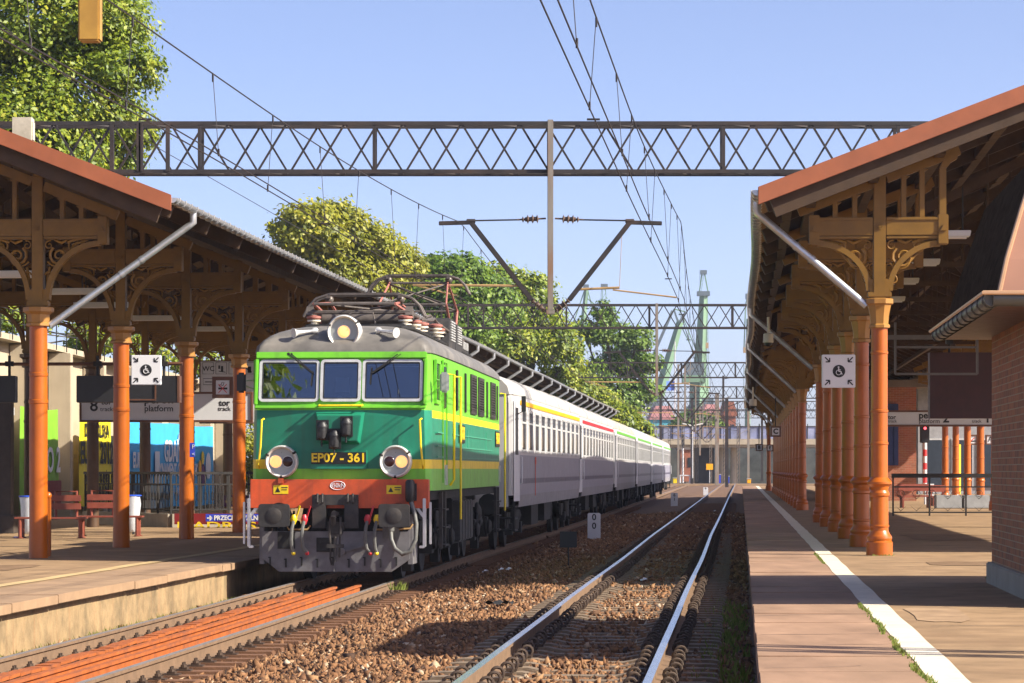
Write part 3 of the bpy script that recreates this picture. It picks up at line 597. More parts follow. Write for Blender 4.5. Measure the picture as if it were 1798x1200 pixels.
# ------------------------------------------------------------------ canopy roofs
def canopy(kind):
    R_ = kind == 'R'; sg = 1 if R_ else -1
    og, zg, D0, D1, orr = (.35, 5.98, 42.2, 190, 6.2) if R_ else (-9.24-.16, 6.25, 45.8, 251, -14.45)
    sl = .4; oe = 2*orr-og; org = TX(D0, og, zg)
    t = thing('platform_canopy', ('long timber canopy roof with terracotta gable board over the right platform' if R_ else 'long timber canopy roof with terracotta gable board over the left platform, behind the train'), 'canopy', org)
    def B(): b = MB(); b.M = Matrix.Translation(-org); return b
    def wb(D): return (.03*math.sin(D/2.9)+.025*math.sin(D/7.3+1)) if R_ else .015*math.sin(D/5)
    def wo(D): return (.028*math.sin(D/4.1+.5)) if R_ else 0.
    zr = zg+sl*abs(orr-og)
    def pt(D, o, dz=0.):
        d = abs(o-og) if (o-orr)*sg <= 0 else abs(oe-o)
        k = 1-min(1, d/3); return TX(D, o+wo(D)*k, zg+sl*d+dz+wb(D)*k)
    n = int((D1-D0)/2); Dl = [D0+(D1-D0)*i/n for i in range(n+1)]
    b = B(); vs = []
    for D in Dl: vs += [pt(D,og,.02), pt(D,orr,.02), pt(D,oe,.02), pt(D,og,-.03), pt(D,orr,-.03), pt(D,oe,-.03)]
    for i in range(n):
        a, c = 6*i, 6*i+6
        b.mat(0).add([], [(a,a+1,c+1,c),(a+1,a+2,c+2,c+1)]); b.mat(1).add([], [(a+3,c+3,c+4,a+4),(a+4,c+4,c+5,a+5)]); b.mat(0).add([], [(a,c,c+3,a+3),(a+2,a+5,c+5,c+2)])
    b.add([], [(0,3,4,1),(1,4,5,2)]); o_ = B(); b.v = [tuple(b.M @ v) for v in vs]
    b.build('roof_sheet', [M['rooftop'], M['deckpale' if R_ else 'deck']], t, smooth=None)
    b = B()
    for a, c in ((og-.06*sg, orr), (orr, oe+.06*sg)):
        p, q = pt(D0-.06,a,-.03), pt(D0-.06,c,-.03); b.add([p+Vector((0,0,.08)),q+Vector((0,0,.08)),q-Vector((0,0,.19)),p-Vector((0,0,.19)),
              p+Vector((0,.05,.08)),q+Vector((0,.05,.08)),q+Vector((0,.05,-.19)),p+Vector((0,.05,-.19))], [(0,1,2,3),(7,6,5,4),(0,4,5,1),(3,2,6,7),(0,3,7,4),(1,5,6,2)])
    b.build('fascia', M['terracotta'], t, smooth=None, bevel=.006)
    b = B()
    for a, c in ((og+.15*sg, orr), (orr, oe-.15*sg)): b.bar(pt(D0+.12,a,-.27), pt(D0+.12,c,-.27), .1, .34)
    b.build('gable_board', M['timber'], t, smooth=None)
    def raft(b, D):
        for a, c in ((og+.06*sg, orr), (orr, oe-.06*sg)): b.bar(pt(D,a,-.16), pt(D,c,-.16), .16, .25)
    st = 2.72 if R_ else 3.2; N = int((D1-D0-.4)/st); rest = B()
    for i in range(N):
        D = D0+.6+i*st
        if i < 90: b = B(); raft(b, D); b.build('rafter', M['timber'], t, smooth=None, bevel=.01)
        else: raft(rest, D)
    tag(rest.build('far_rafters', M['timber'], t, smooth=None), kind='stuff')
    for o in ([.75, 1.1, 2.05, 3.05, 4.1, 5.2, orr, 8.2, 9.4, 10.6] if R_ else [-10.85, -11.95, -13.05, orr, -16, -16.95, -18]):
        b = B()
        for i in range(n):
            if i % 3 == 0: b.bar(pt(max(D0+.2,Dl[i]),o,-.22 if R_ and o in (.75,4.1,5.2,9.4,10.6) else -.36), pt(Dl[min(i+3,n)],o,-.22 if R_ and o in (.75,4.1,5.2,9.4,10.6) else -.36), .14, .16)
        b.build('purlin', M['timber'], t, smooth=None)
    gl = [D0-.02+.5*i for i in range(int((D1-D0)/.5))]
    b = B(); pr = [(math.cos(a)*.085, math.sin(a)*.085) for a in np.linspace(-math.pi, 0, 9)]; k = len(pr); vs = []
    for D in gl:
        c = pt(D, og-.07*sg, .0); vs += [b.M @ (c+Vector((p[0],0,p[1]))) for p in pr]
    b.v = [tuple(v) for v in vs]
    b.f = [(i*k+j, i*k+j+1, (i+1)*k+j+1, (i+1)*k+j) for i in range(len(gl)-1) for j in range(k-1)]+[tuple(range(k))]; b.mi = [0]*len(b.f)
    for D in gl[:260]:
        if D < 120: c = pt(D+.2, og-.07*sg, .0); b.tube([c+Vector((math.cos(a)*.095,0,math.sin(a)*.095)) for a in np.linspace(-math.pi*1.05,.05*math.pi,7)], .012, 4)
    g_ = b.build('gutter', M['zinc'], t)
    cols = RC if R_ else [(47.4+6.43*k, -11.93-.02*k) for k in range(31)]
    for i, (D, oc) in enumerate(cols):
        if (R_ and round(D) not in (43, 70, 91, 113, 135, 157)) or (not R_ and i in (1,2,3,4)): continue
        top = pt(D+.15, og-.07*sg, -.07); zcap = ZPR+3.9 if R_ else ZPL+4.0
        c = TX(D, oc-.2*sg, zcap-.05); e = top+Vector((.0,0,-.18))
        b = B(); L_ = (c-e).normalized(); b.tube([top, e-L_*0, e+L_*.1, c], .06, 12)
        for u in (.36, .5): m_ = e+(c-e)*u; b.cyl(m_-L_*.03, m_+L_*.03, .068)
        b.build('downpipe', M['zinc'], t)
    for i in range(8 if R_ else 4):                       # tie-rod trusses across the roof
        D = (47.9+5.5*i) if R_ else (50.6+6.4*i); b = B()
        a, c = (2.1, 8.2) if R_ else (-12.4, -16.5)
        za = 5.75 if R_ else 6.35
        b.bar(TX(D,a,za), TX(D,c,za), .06, .1); b.bar(TX(D,a,za), pt(D,orr,-.5), .1, .16); b.bar(TX(D,c,za), pt(D,orr,-.5), .1, .16)
        for u in (.2,.35,.5,.65,.8):
            o2 = a+(c-a)*u; b.cyl(TX(D,o2,za), pt(D,o2,-.3), .02, n=6)
        b.build('roof_truss', M['timber'], t, smooth=None)
    return t
canopy('R'); canopy('L')
def strip_light(px, py, D, w, lab):
    t = thing('strip_light', lab, 'ceiling light', at(px, py, D), YAW, 'strip lights under the platform canopies')
    b = MB(); b.prism([(-w/2,-.05),(w/2,-.05),(w/2+.02,.05),(-w/2-.02,.05)], -.1, .1); b.build('housing', M['lamp'], t, bevel=.01)
    b = MB()
    for y in (-.05,.05): b.cyl((-w/2+.05,y,-.06), (w/2-.05,y,-.06), .018, n=8)
    b.build('tube', M['white'], t)
    for x in (-w*.3, w*.3): b = MB(); b.cyl((x,0,.05), (x,0,.75), .012, n=6); b.build('hanger', M['dark'], t)
for i, (x, y, D) in enumerate(((8,481,50),(112,511,56),(180,535,62),(274,558,68),(372,577,74))): strip_light(x, y, D, 1.25-.1*(i == 0), 'pale strip light under the left canopy, '+ORD[i]+' from the left')
for i, (x, y, D) in enumerate(((1672,411,44.5),(1622,460,50),(1588,493,55.5),(1566,525,61))): strip_light(x, y, D, .55, 'pale strip light under the right canopy, '+ORD[i]+' from the near gable')

# ------------------------------------------------------------------ signs
def wheelchair_sign(p, s, lab):
    t = thing('assistance_point_sign', lab, 'sign', p, 0, 'wheelchair assistance signs')
    b = MB(); b.box(-s/2,s/2,0,.12,-s/2,s/2); b.build('panel', M['signwhite'], t, bevel=.01)
    b = MB(); b.lathe([(s*.19,0),(s*.19,.004)], 28, (0,-.006,0), 'Y')
    for sx in (-1,1):
        for sz in (-1,1):
            a, c = Vector((sx*.42*s,0,sz*.42*s)), Vector((sx*.28*s,0,sz*.28*s)); b.bar(a-Vector((0,.004,0)), c-Vector((0,.004,0)), s*.036, .004, (0,1,0))
            for e in (Vector((sx,0,0)), Vector((0,0,sz))): b.bar(c-Vector((0,.004,0)), c+e*s*.12-Vector((0,.004,0)), s*.036, .004, (0,1,0))
    b.build('arrows', M['black'], t, smooth=None)
    b = MB(); y = -.012; q = lambda u, w: (u*s, y, w*s)
    b.lathe([(s*.026,0),(s*.026,.004)], 14, (-.012*s,y,.12*s), 'Y')
    b.bar(q(-.012,.09), q(-.005,-.005), s*.035, .004, (0,1,0)); b.bar(q(-.005,.04), q(.055,.035), s*.022, .004, (0,1,0)); b.bar(q(-.005,-.005), q(.06,-.012), s*.03, .004, (0,1,0))
    b.bar(q(.06,-.01), q(.085,-.095), s*.03, .004, (0,1,0)); b.bar(q(.08,-.09), q(.11,-.085), s*.022, .004, (0,1,0))
    pts = [q(-.01+.075*math.cos(a), -.04+.075*math.sin(a)) for a in np.linspace(rad(110), rad(345), 12)]; b.tube(pts, s*.011, 6)
    b.build('wheelchair_symbol', M['signwhite'], t, smooth=None)
wheelchair_sign(at(256.5, 650, 53.0), .565, 'square white wheelchair sign with four arrows on the left platform')
wheelchair_sign(at(1473, 652, 47.3), .56, 'square white wheelchair sign with four arrows on the right platform')
def panel_sign(name, lab, x0, x1, y0, y1, D, m, depth=.12, frame=None, group=None, fw=.05):
    a, c = at(x0, y0, D), at(x1, y1, D); w, h = c.x-a.x, a.z-c.z; cen = (a+c)/2
    t = thing(name, lab, 'sign', cen, 0, group); b = MB(); b.box(-w/2,w/2,0,depth,-h/2,h/2); b.build('panel', m, t, bevel=.004)
    if frame:
        b = MB(); b.box(-w/2-fw,w/2+fw,-.03,depth+.02,h/2,h/2+fw); b.box(-w/2-fw,w/2+fw,-.03,depth+.02,-h/2-fw,-h/2); b.box(-w/2-fw,-w/2,-.03,depth+.02,-h/2,h/2); b.box(w/2,w/2+fw,-.03,depth+.02,-h/2,h/2); b.build('frame', frame, t, bevel=.006)
    def put(s, px, py, hpx, m2=None, sx=1., bold=.0, al='CENTER'):
        p = at(px, py, D)-cen; return text(s, hpx*D/FOC*1.35, m2 or M['black'], (p.x, -.006, p.z), t, sx=sx, bold=bold, align=al)
    return t, put, w, h
# left platform
t, put, w, h = panel_sign('platform_sign', 'long pale sign reading tor track 8, platform 1, track 6 on the left platform', 143, 440, 692, 738, 68.5, M['signgrey'], .15, M['signbrown'])
put('8', 165, 713, 22, bold=.006); put('tor', 187, 706, 11, bold=.004); put('track', 187, 719, 8); put('peron', 279, 702, 16, bold=.005); put('platform', 279, 718, 11, bold=.002); put('1', 322, 711, 26, bold=.008); put('tor', 394, 708, 11, bold=.005); put('track', 394, 718, 8); put('6', 418, 713, 24, bold=.006)
t, put, w, h = panel_sign('information_sign', 'pale pictogram board reading WC behind the platform sign', 352, 462, 635, 742, 74, M['signgrey'], .15, M['signbrown'], fw=.03)
put('WC', 366, 648, 9, bold=.002)
def outline(t, x0, x1, y0, y1, D, cen, r=.007, m=None):
    q = [at(x0,y0,D)-cen, at(x1,y0,D)-cen, at(x1,y1,D)-cen, at(x0,y1,D)-cen]; b = MB(); b.tube([(p.x,-.006,p.z) for p in q], r, 4, closed=True); b.build('pictogram_frame', m or M['black'], t)
cen = Vector(t.location)
for x0 in (356, 379, 402, 428): outline(t, x0, x0+19, 637, 657, 74, cen)
outline(t, 357, 378, 665, 676, 74, cen)
for p0, p1, w_ in (((385,642),(385,648),.05),((390,643),(390,653),.06),((384,652),(396,654),.02),((410,650),(414,646),.05),((431,646),(442,654),.03),((438,644),(438,655),.09),((360,671),(372,671),.025)): b = MB(); b.bar(Vector((*[(at(*p0,74)-cen).x],-.006,(at(*p0,74)-cen).z)), Vector(((at(*p1,74)-cen).x,-.006,(at(*p1,74)-cen).z)), w_, .003, (0,1,0)); b.build('pictogram', M['black'], t, smooth=None)
def display(px0, px1, py0, py1, D, lab, m, trim=True):
    a, c = at(px0,py0,D), at(px1,py1,D); w, h = c.x-a.x, a.z-c.z; t = thing('display_case', lab, 'display board', (a+c)/2)
    b = MB(); b.box(-w/2,w/2,0,.35,-h/2,h/2); b.build('case', m, t, bevel=.01)
    if trim:
        b = MB(); b.box(w/2+.003,w/2+.05,-.01,.37,-h/2,h/2); b.box(w/2-.46,w/2-.43,-.02,-.003,-h/2+.06,h/2); b.box(w/2-1.1,w/2-.43,-.02,-.003,-h/2+.04,-h/2+.07); b.build('trim', M['signbrown'], t)
    for x in (-w*.3, w*.36): b = MB(); b.cyl((x,.17,h/2), (x,.17,h/2+.42), .03, n=8); b.box(x-.08,x+.08,.09,.25,h/2+.2,h/2+.3); b.build('hanger', M['dark'], t)
    return t
display(134, 311, 660, 707, 57.5, 'dark hanging display case under the left canopy, below the wheelchair sign', M['boarddark'])
display(-60, 26, 660, 707, 57.5, 'dark hanging display case cut by the left edge of the scene', M['boarddark'], False)
b = MB(); b.tube([at(-90,640,57.7), at(320,639,57.7)], .035, 8); tag(b.build('hanging_rail', M['signbrown']), 'brown horizontal pipe carrying the dark display cases', 'pipe')
t, put, w, h = panel_sign('no_smoking_sign', 'framed no smoking sign beside the fourth front column', 379, 403, 668, 693, 65.5, M['signwhite'], .1, M['signbrown'], fw=.085)
b = MB(); b.bar((-w*.32,-.006,-h*.08), (w*.34,-.006,-h*.08), .045, .004, (0,1,0)); b.tube([(-w*.2,-.006,h*.05),(-w*.3,-.006,h*.16),(-w*.1,-.006,h*.2),(-w*.05,-.006,h*.36),(w*.1,-.006,h*.34),(w*.04,-.006,h*.15),(-w*.1,-.006,h*.1)], .008, 5); b.build('cigarette', M['black'], t)
b = MB(); b.bar((-w*.3,-.014,-h*.38), (w*.3,-.014,h*.22), .016, .004, (0,1,0)); b.bar((w*.3,-.014,-h*.38), (-w*.3,-.014,h*.22), .016, .004, (0,1,0)); b.build('red_cross', M['redink'], t)
t, put, w, h = panel_sign('direction_sign', 'blue sign with white arrow reading luggage store in Polish', 361, 462, 903, 916, 72, M['signblue'], .04)
put('PRZECHOWALNIA', 419, 910, 8.3, M['signwhite'], sx=.92, bold=.006); put('BAGAŻU', 460, 910, 8.3, M['signwhite'], sx=.9, bold=.006, al='LEFT')
b = MB(); cen = Vector(t.location); q = lambda x, y: Vector(((at(x,y,72)-cen).x,-.006,(at(x,y,72)-cen).z))
b.bar(q(363.5,910), q(371,910), .03, .003, (0,1,0)); b.bar(q(368,906), q(372,910), .03, .003, (0,1,0)); b.bar(q(368,914), q(372,910), .03, .003, (0,1,0)); b.build('arrow', M['signwhite'], t, smooth=None)
t, put, w, h = panel_sign('shop_sign', 'dark red fascia board with big yellow letters under the blue sign', 306, 470, 902, 921, 72.2, M['signred'], .05)
put('MADRAS', 380, 924, 14, M['letteryellow'], sx=1.9, bold=.004)
t, put, w, h = panel_sign('flower_poster', 'purple poster with round flower emblem on the dark railing', 392, 452, 870, 890, 73.5, M['purple'], .03)
b = MB()
for x, y, r in ((404,877,.055),(398,881,.03),(409,884,.03)): p = at(x,y,73.5)-Vector(t.location); b.lathe([(r,0),(r,.004)], 14, (p.x,-.008,p.z), 'Y'); b.lathe([(r*1.35,0),(r*1.35,.003)], 14, (p.x,-.005,p.z), 'Y')
b.build('emblem', mat('gold_emblem', (.55,.42,.2), .5), t); put('UEFA', 437, 880, 8, M['bwhite'], bold=.004)
t, put, w, h = panel_sign('information_plate', 'small blue plate on the third front column', 333, 342, 778, 803, 60.0, M['signblue'], .03)
put('P', 339.5, 785, 8, M['signwhite']); put('<', 339.5, 798, 7, M['signwhite'])
# right platform
t, put, w, h = panel_sign('platform_sign', 'long pale sign reading tor track, peron platform 2, under the right canopy', 1552, 1800, 724, 746, 74, M['signgrey'], .15, M['signbrown'])
put('tor', 1566, 733, 8, bold=.003); put('track', 1567, 740, 5.5); put('peron', 1633, 730, 12, bold=.006); put('platform', 1632, 740, 8); put('2', 1661, 735, 17, bold=.008); put('track', 1715, 740, 6); put('1', 1734, 735, 17, bold=.008)
display(1633, 1812, 619, 735, 66, 'tall maroon hanging board over the right platform', M['maroon'], False)
a, c = at(1572, 610, 62), at(1716, 657, 62); w, h = c.x-a.x, a.z-c.z; b = MB()
for z in (0, -h): b.bar((0,0,z), (w,0,z), .04, .05)
for x in (0, w): b.bar((x,0,.55), (x,0,-h), .05, .05)
b.bar((-.6,0,.22), (w+.8,0,.22), .06, .1)
tag(b.build('empty_sign_holder', mat('grey_frame_paint', (.13,.12,.12), .5), loc=a), 'empty grey metal hanging frame in front of the maroon board', 'frame')
def letter_box(px, py, D, s, ch, lab, group):
    t = thing('platform_letter_box', lab, 'sign', at(px, py, D), 0, group); b = MB(); b.box(-s/2,s/2,0,.22,-s/2,s/2); b.build('face', M['signwhite'], t); f = MB(); q = s/2
    f.box(-q-.06,q+.06,-.02,.24,q,q+.06); f.box(-q-.06,q+.06,-.02,.24,-q-.06,-q); f.box(-q-.06,-q,-.02,.24,-q,q); f.box(q,q+.06,-.02,.24,-q,q); f.build('frame', M['signbrown'], t)
    f = MB(); f.cyl((0,.1,q+.06), (0,.1,q+1.2), .02, n=6); f.build('hanger', M['dark'], t); text(ch, s*.95, M['black'], (0,-.008,0), t, bold=.012)
letter_box(1362, 758, 112, .3, 'C', 'hanging box with letter C by the right column row', None)
letter_box(1333, 786, 160, .28, 'B', 'hanging box with letter B near the far end of the canopy', None)
letter_box(1352, 787, 150, .25, 'E', 'hanging box half hidden behind far columns, next to the letter B', None)
def dome_camera(px, py, D, r, lab):
    t = thing('dome_camera', lab, 'security camera', at(px, py, D), 0, 'dome cameras under the right canopy'); b = MB()
    b.lathe([(r*.95,0),(r*1.05,.02),(r,.04),(r*.95,r*1.7),(r*.6,r*1.8),(.03,r*1.85),(.025,r*5)], 18); b.build('housing', mat('cream_housing', (.55,.48,.34), .4), t); b = MB(); b.sphere((0,0,0), r*.8, 14, 8); b.build('lens_dome', M['boarddark'], t)
dome_camera(1349, 602, 60, .11, 'cream dome camera hanging from the nearer eave'); dome_camera(1322, 713, 96, .13, 'cream dome camera hanging farther along the eave')
# ------------------------------------------------------------------ brick kiosk on the right platform
o0, o1, kn, kf = 2.94, 7.2, 26.7, 32.7
t = thing('brick_kiosk', 'brown brick kiosk with steep hipped roof at the right edge', 'kiosk', TX(30,3,ZPR)); org = Vector(t.location)
def B(): b = MB(); b.M = Matrix.Translation(-org); return b
def quadbox(b, o0, o1, D0, D1, z0, z1):
    b.add([TX(D0,o0,z0),TX(D0,o1,z0),TX(D1,o1,z0),TX(D1,o0,z0),TX(D0,o0,z1),TX(D0,o1,z1),TX(D1,o1,z1),TX(D1,o0,z1)], [(3,2,1,0),(4,5,6,7),(0,1,5,4),(1,2,6,5),(2,3,7,6),(3,0,4,7)])
b = B(); quadbox(b, o0, o1, kn, kf, ZPR, 3.4); b.build('wall', M['brick'], t, smooth=None, bevel=.008)
b = B(); quadbox(b, o0-.06, o1+.06, kn-.06, kf+.06, ZPR-.02, ZPR+.24); b.build('plinth', M['concrete'], t, smooth=None, bevel=.015)
e0, e1, en, ef, ze = 2.41, 7.8, 26.15, 33.3, 3.42
b = B(); quadbox(b, e0, e1, en, ef, ze-.05, ze); b.build('soffit', M['signbrown'], t, smooth=None)
def ring(d, z): return [TX(en+d,e0+d,z), TX(en+d,e1-d,z), TX(ef-d,e1-d,z), TX(ef-d,e0+d,z)]
lv = [ring(.02, ze+.04), ring(.1, ze+.38), ring(.25, ze+.85), ring(.46, ze+1.45), ring(1.5, ze+1.85)]
b = B(); 
for side, mi in ((0,0),(1,1),(2,1),(3,1)):
    for i in range(4): b.mat(mi).add([lv[i][side], lv[i][(side+1) % 4], lv[i+1][(side+1) % 4], lv[i+1][side]], [(0,1,2,3)])
b.mat(1).add(lv[4], [(0,1,2,3)]); rf_ = b.build('roof', [M['tin'], M['tar']], t, smooth=None)
b = B()
for k in range(1,34):
    u = k/34; b.tube([lv[i][0].lerp(lv[i][3], u)+Vector((-.004,0,0)) for i in range(4)], .012, 4)
b.build('standing_seam', M['tar'], rf_, smooth=None)
b = B(); b.tube([lv[i][0]+Vector((-.01,-.01,.01)) for i in range(4)], .022, 6); b.tube([lv[0][0]+Vector((.28,-.02,0)), lv[1][0]+Vector((.28,-.0,0))], .02, 6); b.build('hip_trim', M['copper'], t)
b = B(); c = [TX(ef,e0-.06,ze), TX(en-.06,e0-.06,ze), TX(en-.06,e1,ze)]
b.tube([c[0], c[1]], .075, 12); b.tube([c[1], c[2]], .075, 12)
for i in range(12): D = en+.1+i*.62; b.tube([TX(D,e0-.06,ze)+Vector((.082*math.cos(a),0,.082*math.sin(a))) for a in np.linspace(0,6.28,10)[:-1]], .01, 4, closed=True)
b.build('gutter', mat('grey_brown_gutter', (.1,.1,.09), .45, metal=.3), t)
b = B(); b.tube([TX(ef,e0-.15,ze+.05), TX(en-.15,e0-.15,ze+.05), TX(en-.15,e1,ze+.05)], .02, 6); b.build('eave_trim', M['copper'], t)

# ------------------------------------------------------------------ right platform furniture
def railing(lab, p0, p1, h, style, name='railing', step=.42):
    p0, p1 = Vector(p0), Vector(p1); L_ = (p1-p0).length; t = thing(name, lab, 'railing', p0, math.atan2(p1.y-p0.y, p1.x-p0.x)); n = max(2, round(L_/step))
    b = MB(); b.bar((-.04,0,h), (L_+.04,0,h), .09, .12 if style == 'D' else .07); b.build('handrail', M['railing'], t)
    b = MB(); b.bar((0,0,h*.72), (L_,0,h*.72), .03, .04); b.bar((0,0,.1), (L_,0,.1), .03, .04)
    if style == 'D':
        for i in range(n):
            x = L_*(i+.5)/n; w = L_/n*.42
            b.tube([(x,0,.14),(x+w,0,h*.27),(x,0,h*.42),(x-w,0,h*.27)], .012, 5, closed=True); b.tube([(x,0,h*.42),(x+w,0,h*.56),(x,0,h*.7),(x-w,0,h*.56)], .012, 5, closed=True)
            b.tube([(x+w*.6*math.cos(a),0,h*.56+w*.5*math.sin(a)) for a in np.linspace(0,6.28,9)[:-1]], .008, 4, closed=True)
    else:
        for i in range(n*4):
            x = L_*(i+.5)/(n*4); b.bar((x,0,.1), (x,0,h*.72), .022, .022)
            if i % 2: b.bar((x,0,h*.72), (x,0,h), .03, .03); b.tube([(x+.04*math.cos(a),0,h*.42+.12*math.sin(a)) for a in np.linspace(0,6.28,9)[:-1]], .01, 4, closed=True)
    b.build('infill', M['railing'], t)
    for i in range(n//2+1): b = MB(); x = L_*i/(n//2); b.bar((x,0,-.02), (x,0,h), .045, .045); b.build('upright', M['railing'], t)
railing('dark railing with diamond pattern between the right columns and the brick kiosk', at(1568,906,80), at(1760,906,80), 1.15, 'D')
p = at(1690, 893, 95); b = MB()
for i in range(4): b.box(-.9+i*.95,-.02+i*.95,0,.5,0,.45)
tag(b.build('planter', mat('grey_planter', (.3,.31,.31), .7), loc=p, bevel=.02), 'long low grey concrete planter behind the diamond railing', 'planter')
def small_bench(px, py, D, w, lab):
    t = thing('bench', lab, 'bench', at(px, py, D), .1); b = MB(); b.box(-w/2,w/2,-.2,.2,.4,.46); b.build('seat', M['bench'], t)
    for x in (-w/2+.08, w/2-.08): b = MB(); b.box(x-.03,x+.03,-.2,.2,0,.4); b.box(x-.02,x+.02,.18,.22,.4,.8); b.build('leg', M['bench'], t)
    b = MB(); b.box(-w/2,w/2,.17,.21,.6,.85); b.build('backrest', M['bench'], t)
small_bench(1607, 893, 97, 1.1, 'dark red bench seen through the diamond railing, nearer the column'); small_bench(1648, 893, 102, .6, 'short dark red bench behind the diamond railing, right of the poster stand')
t, put, w, h = panel_sign('poster_stand', 'white poster stand behind the diamond railing', 1624, 1640, 850, 891, 106, M['bwhite'], .25); put('APTEKA', 1633, 866, 5, M['black'])
# sunlit slender columns of the farther platform
rc2 = copy_tree(pR)
for i in range(6):
    c = rc2 if i == 0 else copy_tree(rc2); c.location = TX(112-5.5*i, 8.2, ZPR); c.rotation_euler.z = YAW
    tag(c, 'sunlit orange column behind the diamond railing, '+ORD[i]+' from the left in the rear row', 'column', 'rear columns of the right platform canopy')
t, put, w, h = panel_sign('no_smoking_sign', 'small white no smoking sign on a sunlit far column', 1700, 1714, 766, 779, 117, M['signwhite'], .15, M['signbrown'], fw=.06); put('—', 1707, 774, 14, M['black'], bold=.01)
b = MB(); b.bar((-w*.3,-.01,-h*.3), (w*.3,-.01,h*.25), .03, .004, (0,1,0)); b.build('red_bar', M['redink'], t)
t, put, w, h = panel_sign('letter_sign', 'white letter sign cut by the kiosk wall', 1733, 1742, 766, 779, 116, M['signwhite'], .15, M['signbrown'], fw=.05); put('A', 1739, 772, 11, M['black'])
t = thing('signal', 'slim signal on a red and white banded post behind the railing', 'railway signal', at(1624, 868, 125)); b = MB()
for i in range(7): b.mat(i % 2).cyl((0,0,.2+i*.3), (0,0,.5+i*.3), .09, n=12)
b.mat(0).cyl((0,0,0), (0,0,.2), .09); b.build('post', [M['white'], M['redink']], t)
b = MB(); b.box(-.2,.2,-.05,.25,2.3,3.2); b.build('head', M['boarddark'], t, bevel=.03); b = MB()
b.cyl((0,-.1,2.95), (0,-.05,2.95), .06)
b.build('lamp', M['redlamp'], t)
t = thing('station_building', 'red brick building with dark blue panels behind the right railing', 'building', at(1590, 890, 118)); o_ = Vector(t.location)
b = MB(); b.M = Matrix.Translation(-o_); q = at(1560,890,118); r = at(1609,890,118); b.box(q.x-.6,r.x,118,130,-.3,5.3); b.build('wall', M['brickred'], t, smooth=None)
b = MB(); b.M = Matrix.Translation(-o_)
for x in (1556,1565,1573): p = at(x,800,117.9); b.box(p.x-.12,p.x+.1,117.85,117.98,2.0,4.6)
b.build('panel', mat('navy_panel', (.02,.035,.12), .5), t, smooth=None)
b = MB(); b.M = Matrix.Translation(-o_); b.box(q.x-1,r.x+.4,117.5,130.5,5.3,5.6); b.build('roof', M['rooftop'], t, smooth=None)
t = thing('station_building', 'grey building with tall dark windows behind the sunlit columns', 'building', at(1700, 880, 150)); o_ = Vector(t.location)
def B(): b = MB(); b.M = Matrix.Translation(-o_); return b
q, r = at(1612,880,150), at(1835,880,150); b = B(); b.box(q.x,r.x,150,162,-.3,6.4); b.build('wall', mat('grey_render', (.3,.3,.31), .8), t, smooth=None)
for i in range(5):
    x = q.x+.5+i*1.35; b = B(); b.box(x,x+1.05,149.9,149.985,.9,3.4); w_ = b.build('window', mat('dark_window', (.025,.035,.05), .15), t, smooth=None); b = B(); b.box(x-.06,x+1.11,149.92,149.98,3.41,3.5); b.box(x-.06,x,149.92,149.98,.9,3.41); b.box(x+1.05,x+1.11,149.92,149.98,.9,3.41); b.build('frame', M['alu'], w_, smooth=None)
b = B(); b.box(q.x-.3,r.x+.5,149.4,162.4,6.4,6.7); b.build('roof', M['rooftop'], t, smooth=None)
b = MB(); b.cyl((0,0,0), (0,0,2.4), .14); tag(b.build('yellow_post', M['yellow'], loc=at(1727-45,868,135)), 'bright yellow post among the sunlit far columns', 'post')

# ------------------------------------------------------------------ left platform furniture
def bench(p, w, rz, lab, group, a, c):
    t = thing('platform_bench', lab, 'bench', p, rz, group)
    b = MB(); 
    for y in (-.17,.0,.17): b.box(-w/2,w/2,y-.075,y+.075,.42,.46)
    b.build('seat', M['bench'], t, bevel=.008)
    b = MB(); b.box(a,c,.2,.24,.62,.76); b.box(a,c,.21,.25,.8,.94); b.build('backrest', M['bench'], t, bevel=.008)
    b = MB(); b.tube([(a+.1,.27,.4),(a+.1,.27,1.02),(c-.1,.27,1.02),(c-.1,.27,.4)], .035, 8); b.build('back_frame', M['bench'], t)
    for x in (-w/2+.12, w/2-.12):
        for y in (-.2,.24): b = MB(); b.cyl((x,y,0), (x,y,.43), .038, n=8); b.cyl((x,y,0), (x,y,.02), .07, n=8); b.build('leg', M['bench'], t)
zb_ = lambda px, D: Vector(((px-899)*D/FOC, D, ZPL))
bench(zb_(90,61.2), 1.55, .02, 'red slatted bench by the first front column', 'red benches on the left platform', -.04, .62); bench(zb_(193,63), 1.5, .02, 'red slatted bench by the second front column', 'red benches on the left platform', -.55, .14)
def bin_(p, lab):
    t = thing('bin_bag', lab, 'litter bin', p, 0, 'bagged litter bins'); b = MB(); b.lathe([(.06,.06),(.13,.12),(.16,.4),(.19,.7),(.2,.9)], 18)
    b.v = [(x+.02*math.sin(z*20+x*30), y+.015*math.cos(z*17+y*28), z) for x, y, z in b.v]; b.build('bag', M['bag'], t)
    b = MB(); b.tube([(.205*math.cos(a),.205*math.sin(a),.9) for a in np.linspace(0,6.28,18)[:-1]], .018, 6, closed=True); b.build('ring', M['blueplastic'], t)
    b = MB(); b.cyl((0,.23,0), (0,.23,1.0), .03, n=8); b.build('post', M['dark'], t)
bin_(zb_(50,62.5), 'white bin bag on a blue ring left of the first bench'); bin_(zb_(232,64.5), 'white bin bag on a blue ring right of the second bench')
b = MB(); b.add([(0,0,.02),(.5,.03,.05),(.52,.2,.02),(.02,.16,.03)], [(0,1,2,3)]); tag(b.build('blue_cloth', M['blueplastic'], loc=zb_(22,61)), 'blue plastic scrap on the floor under the first bench', 'litter')
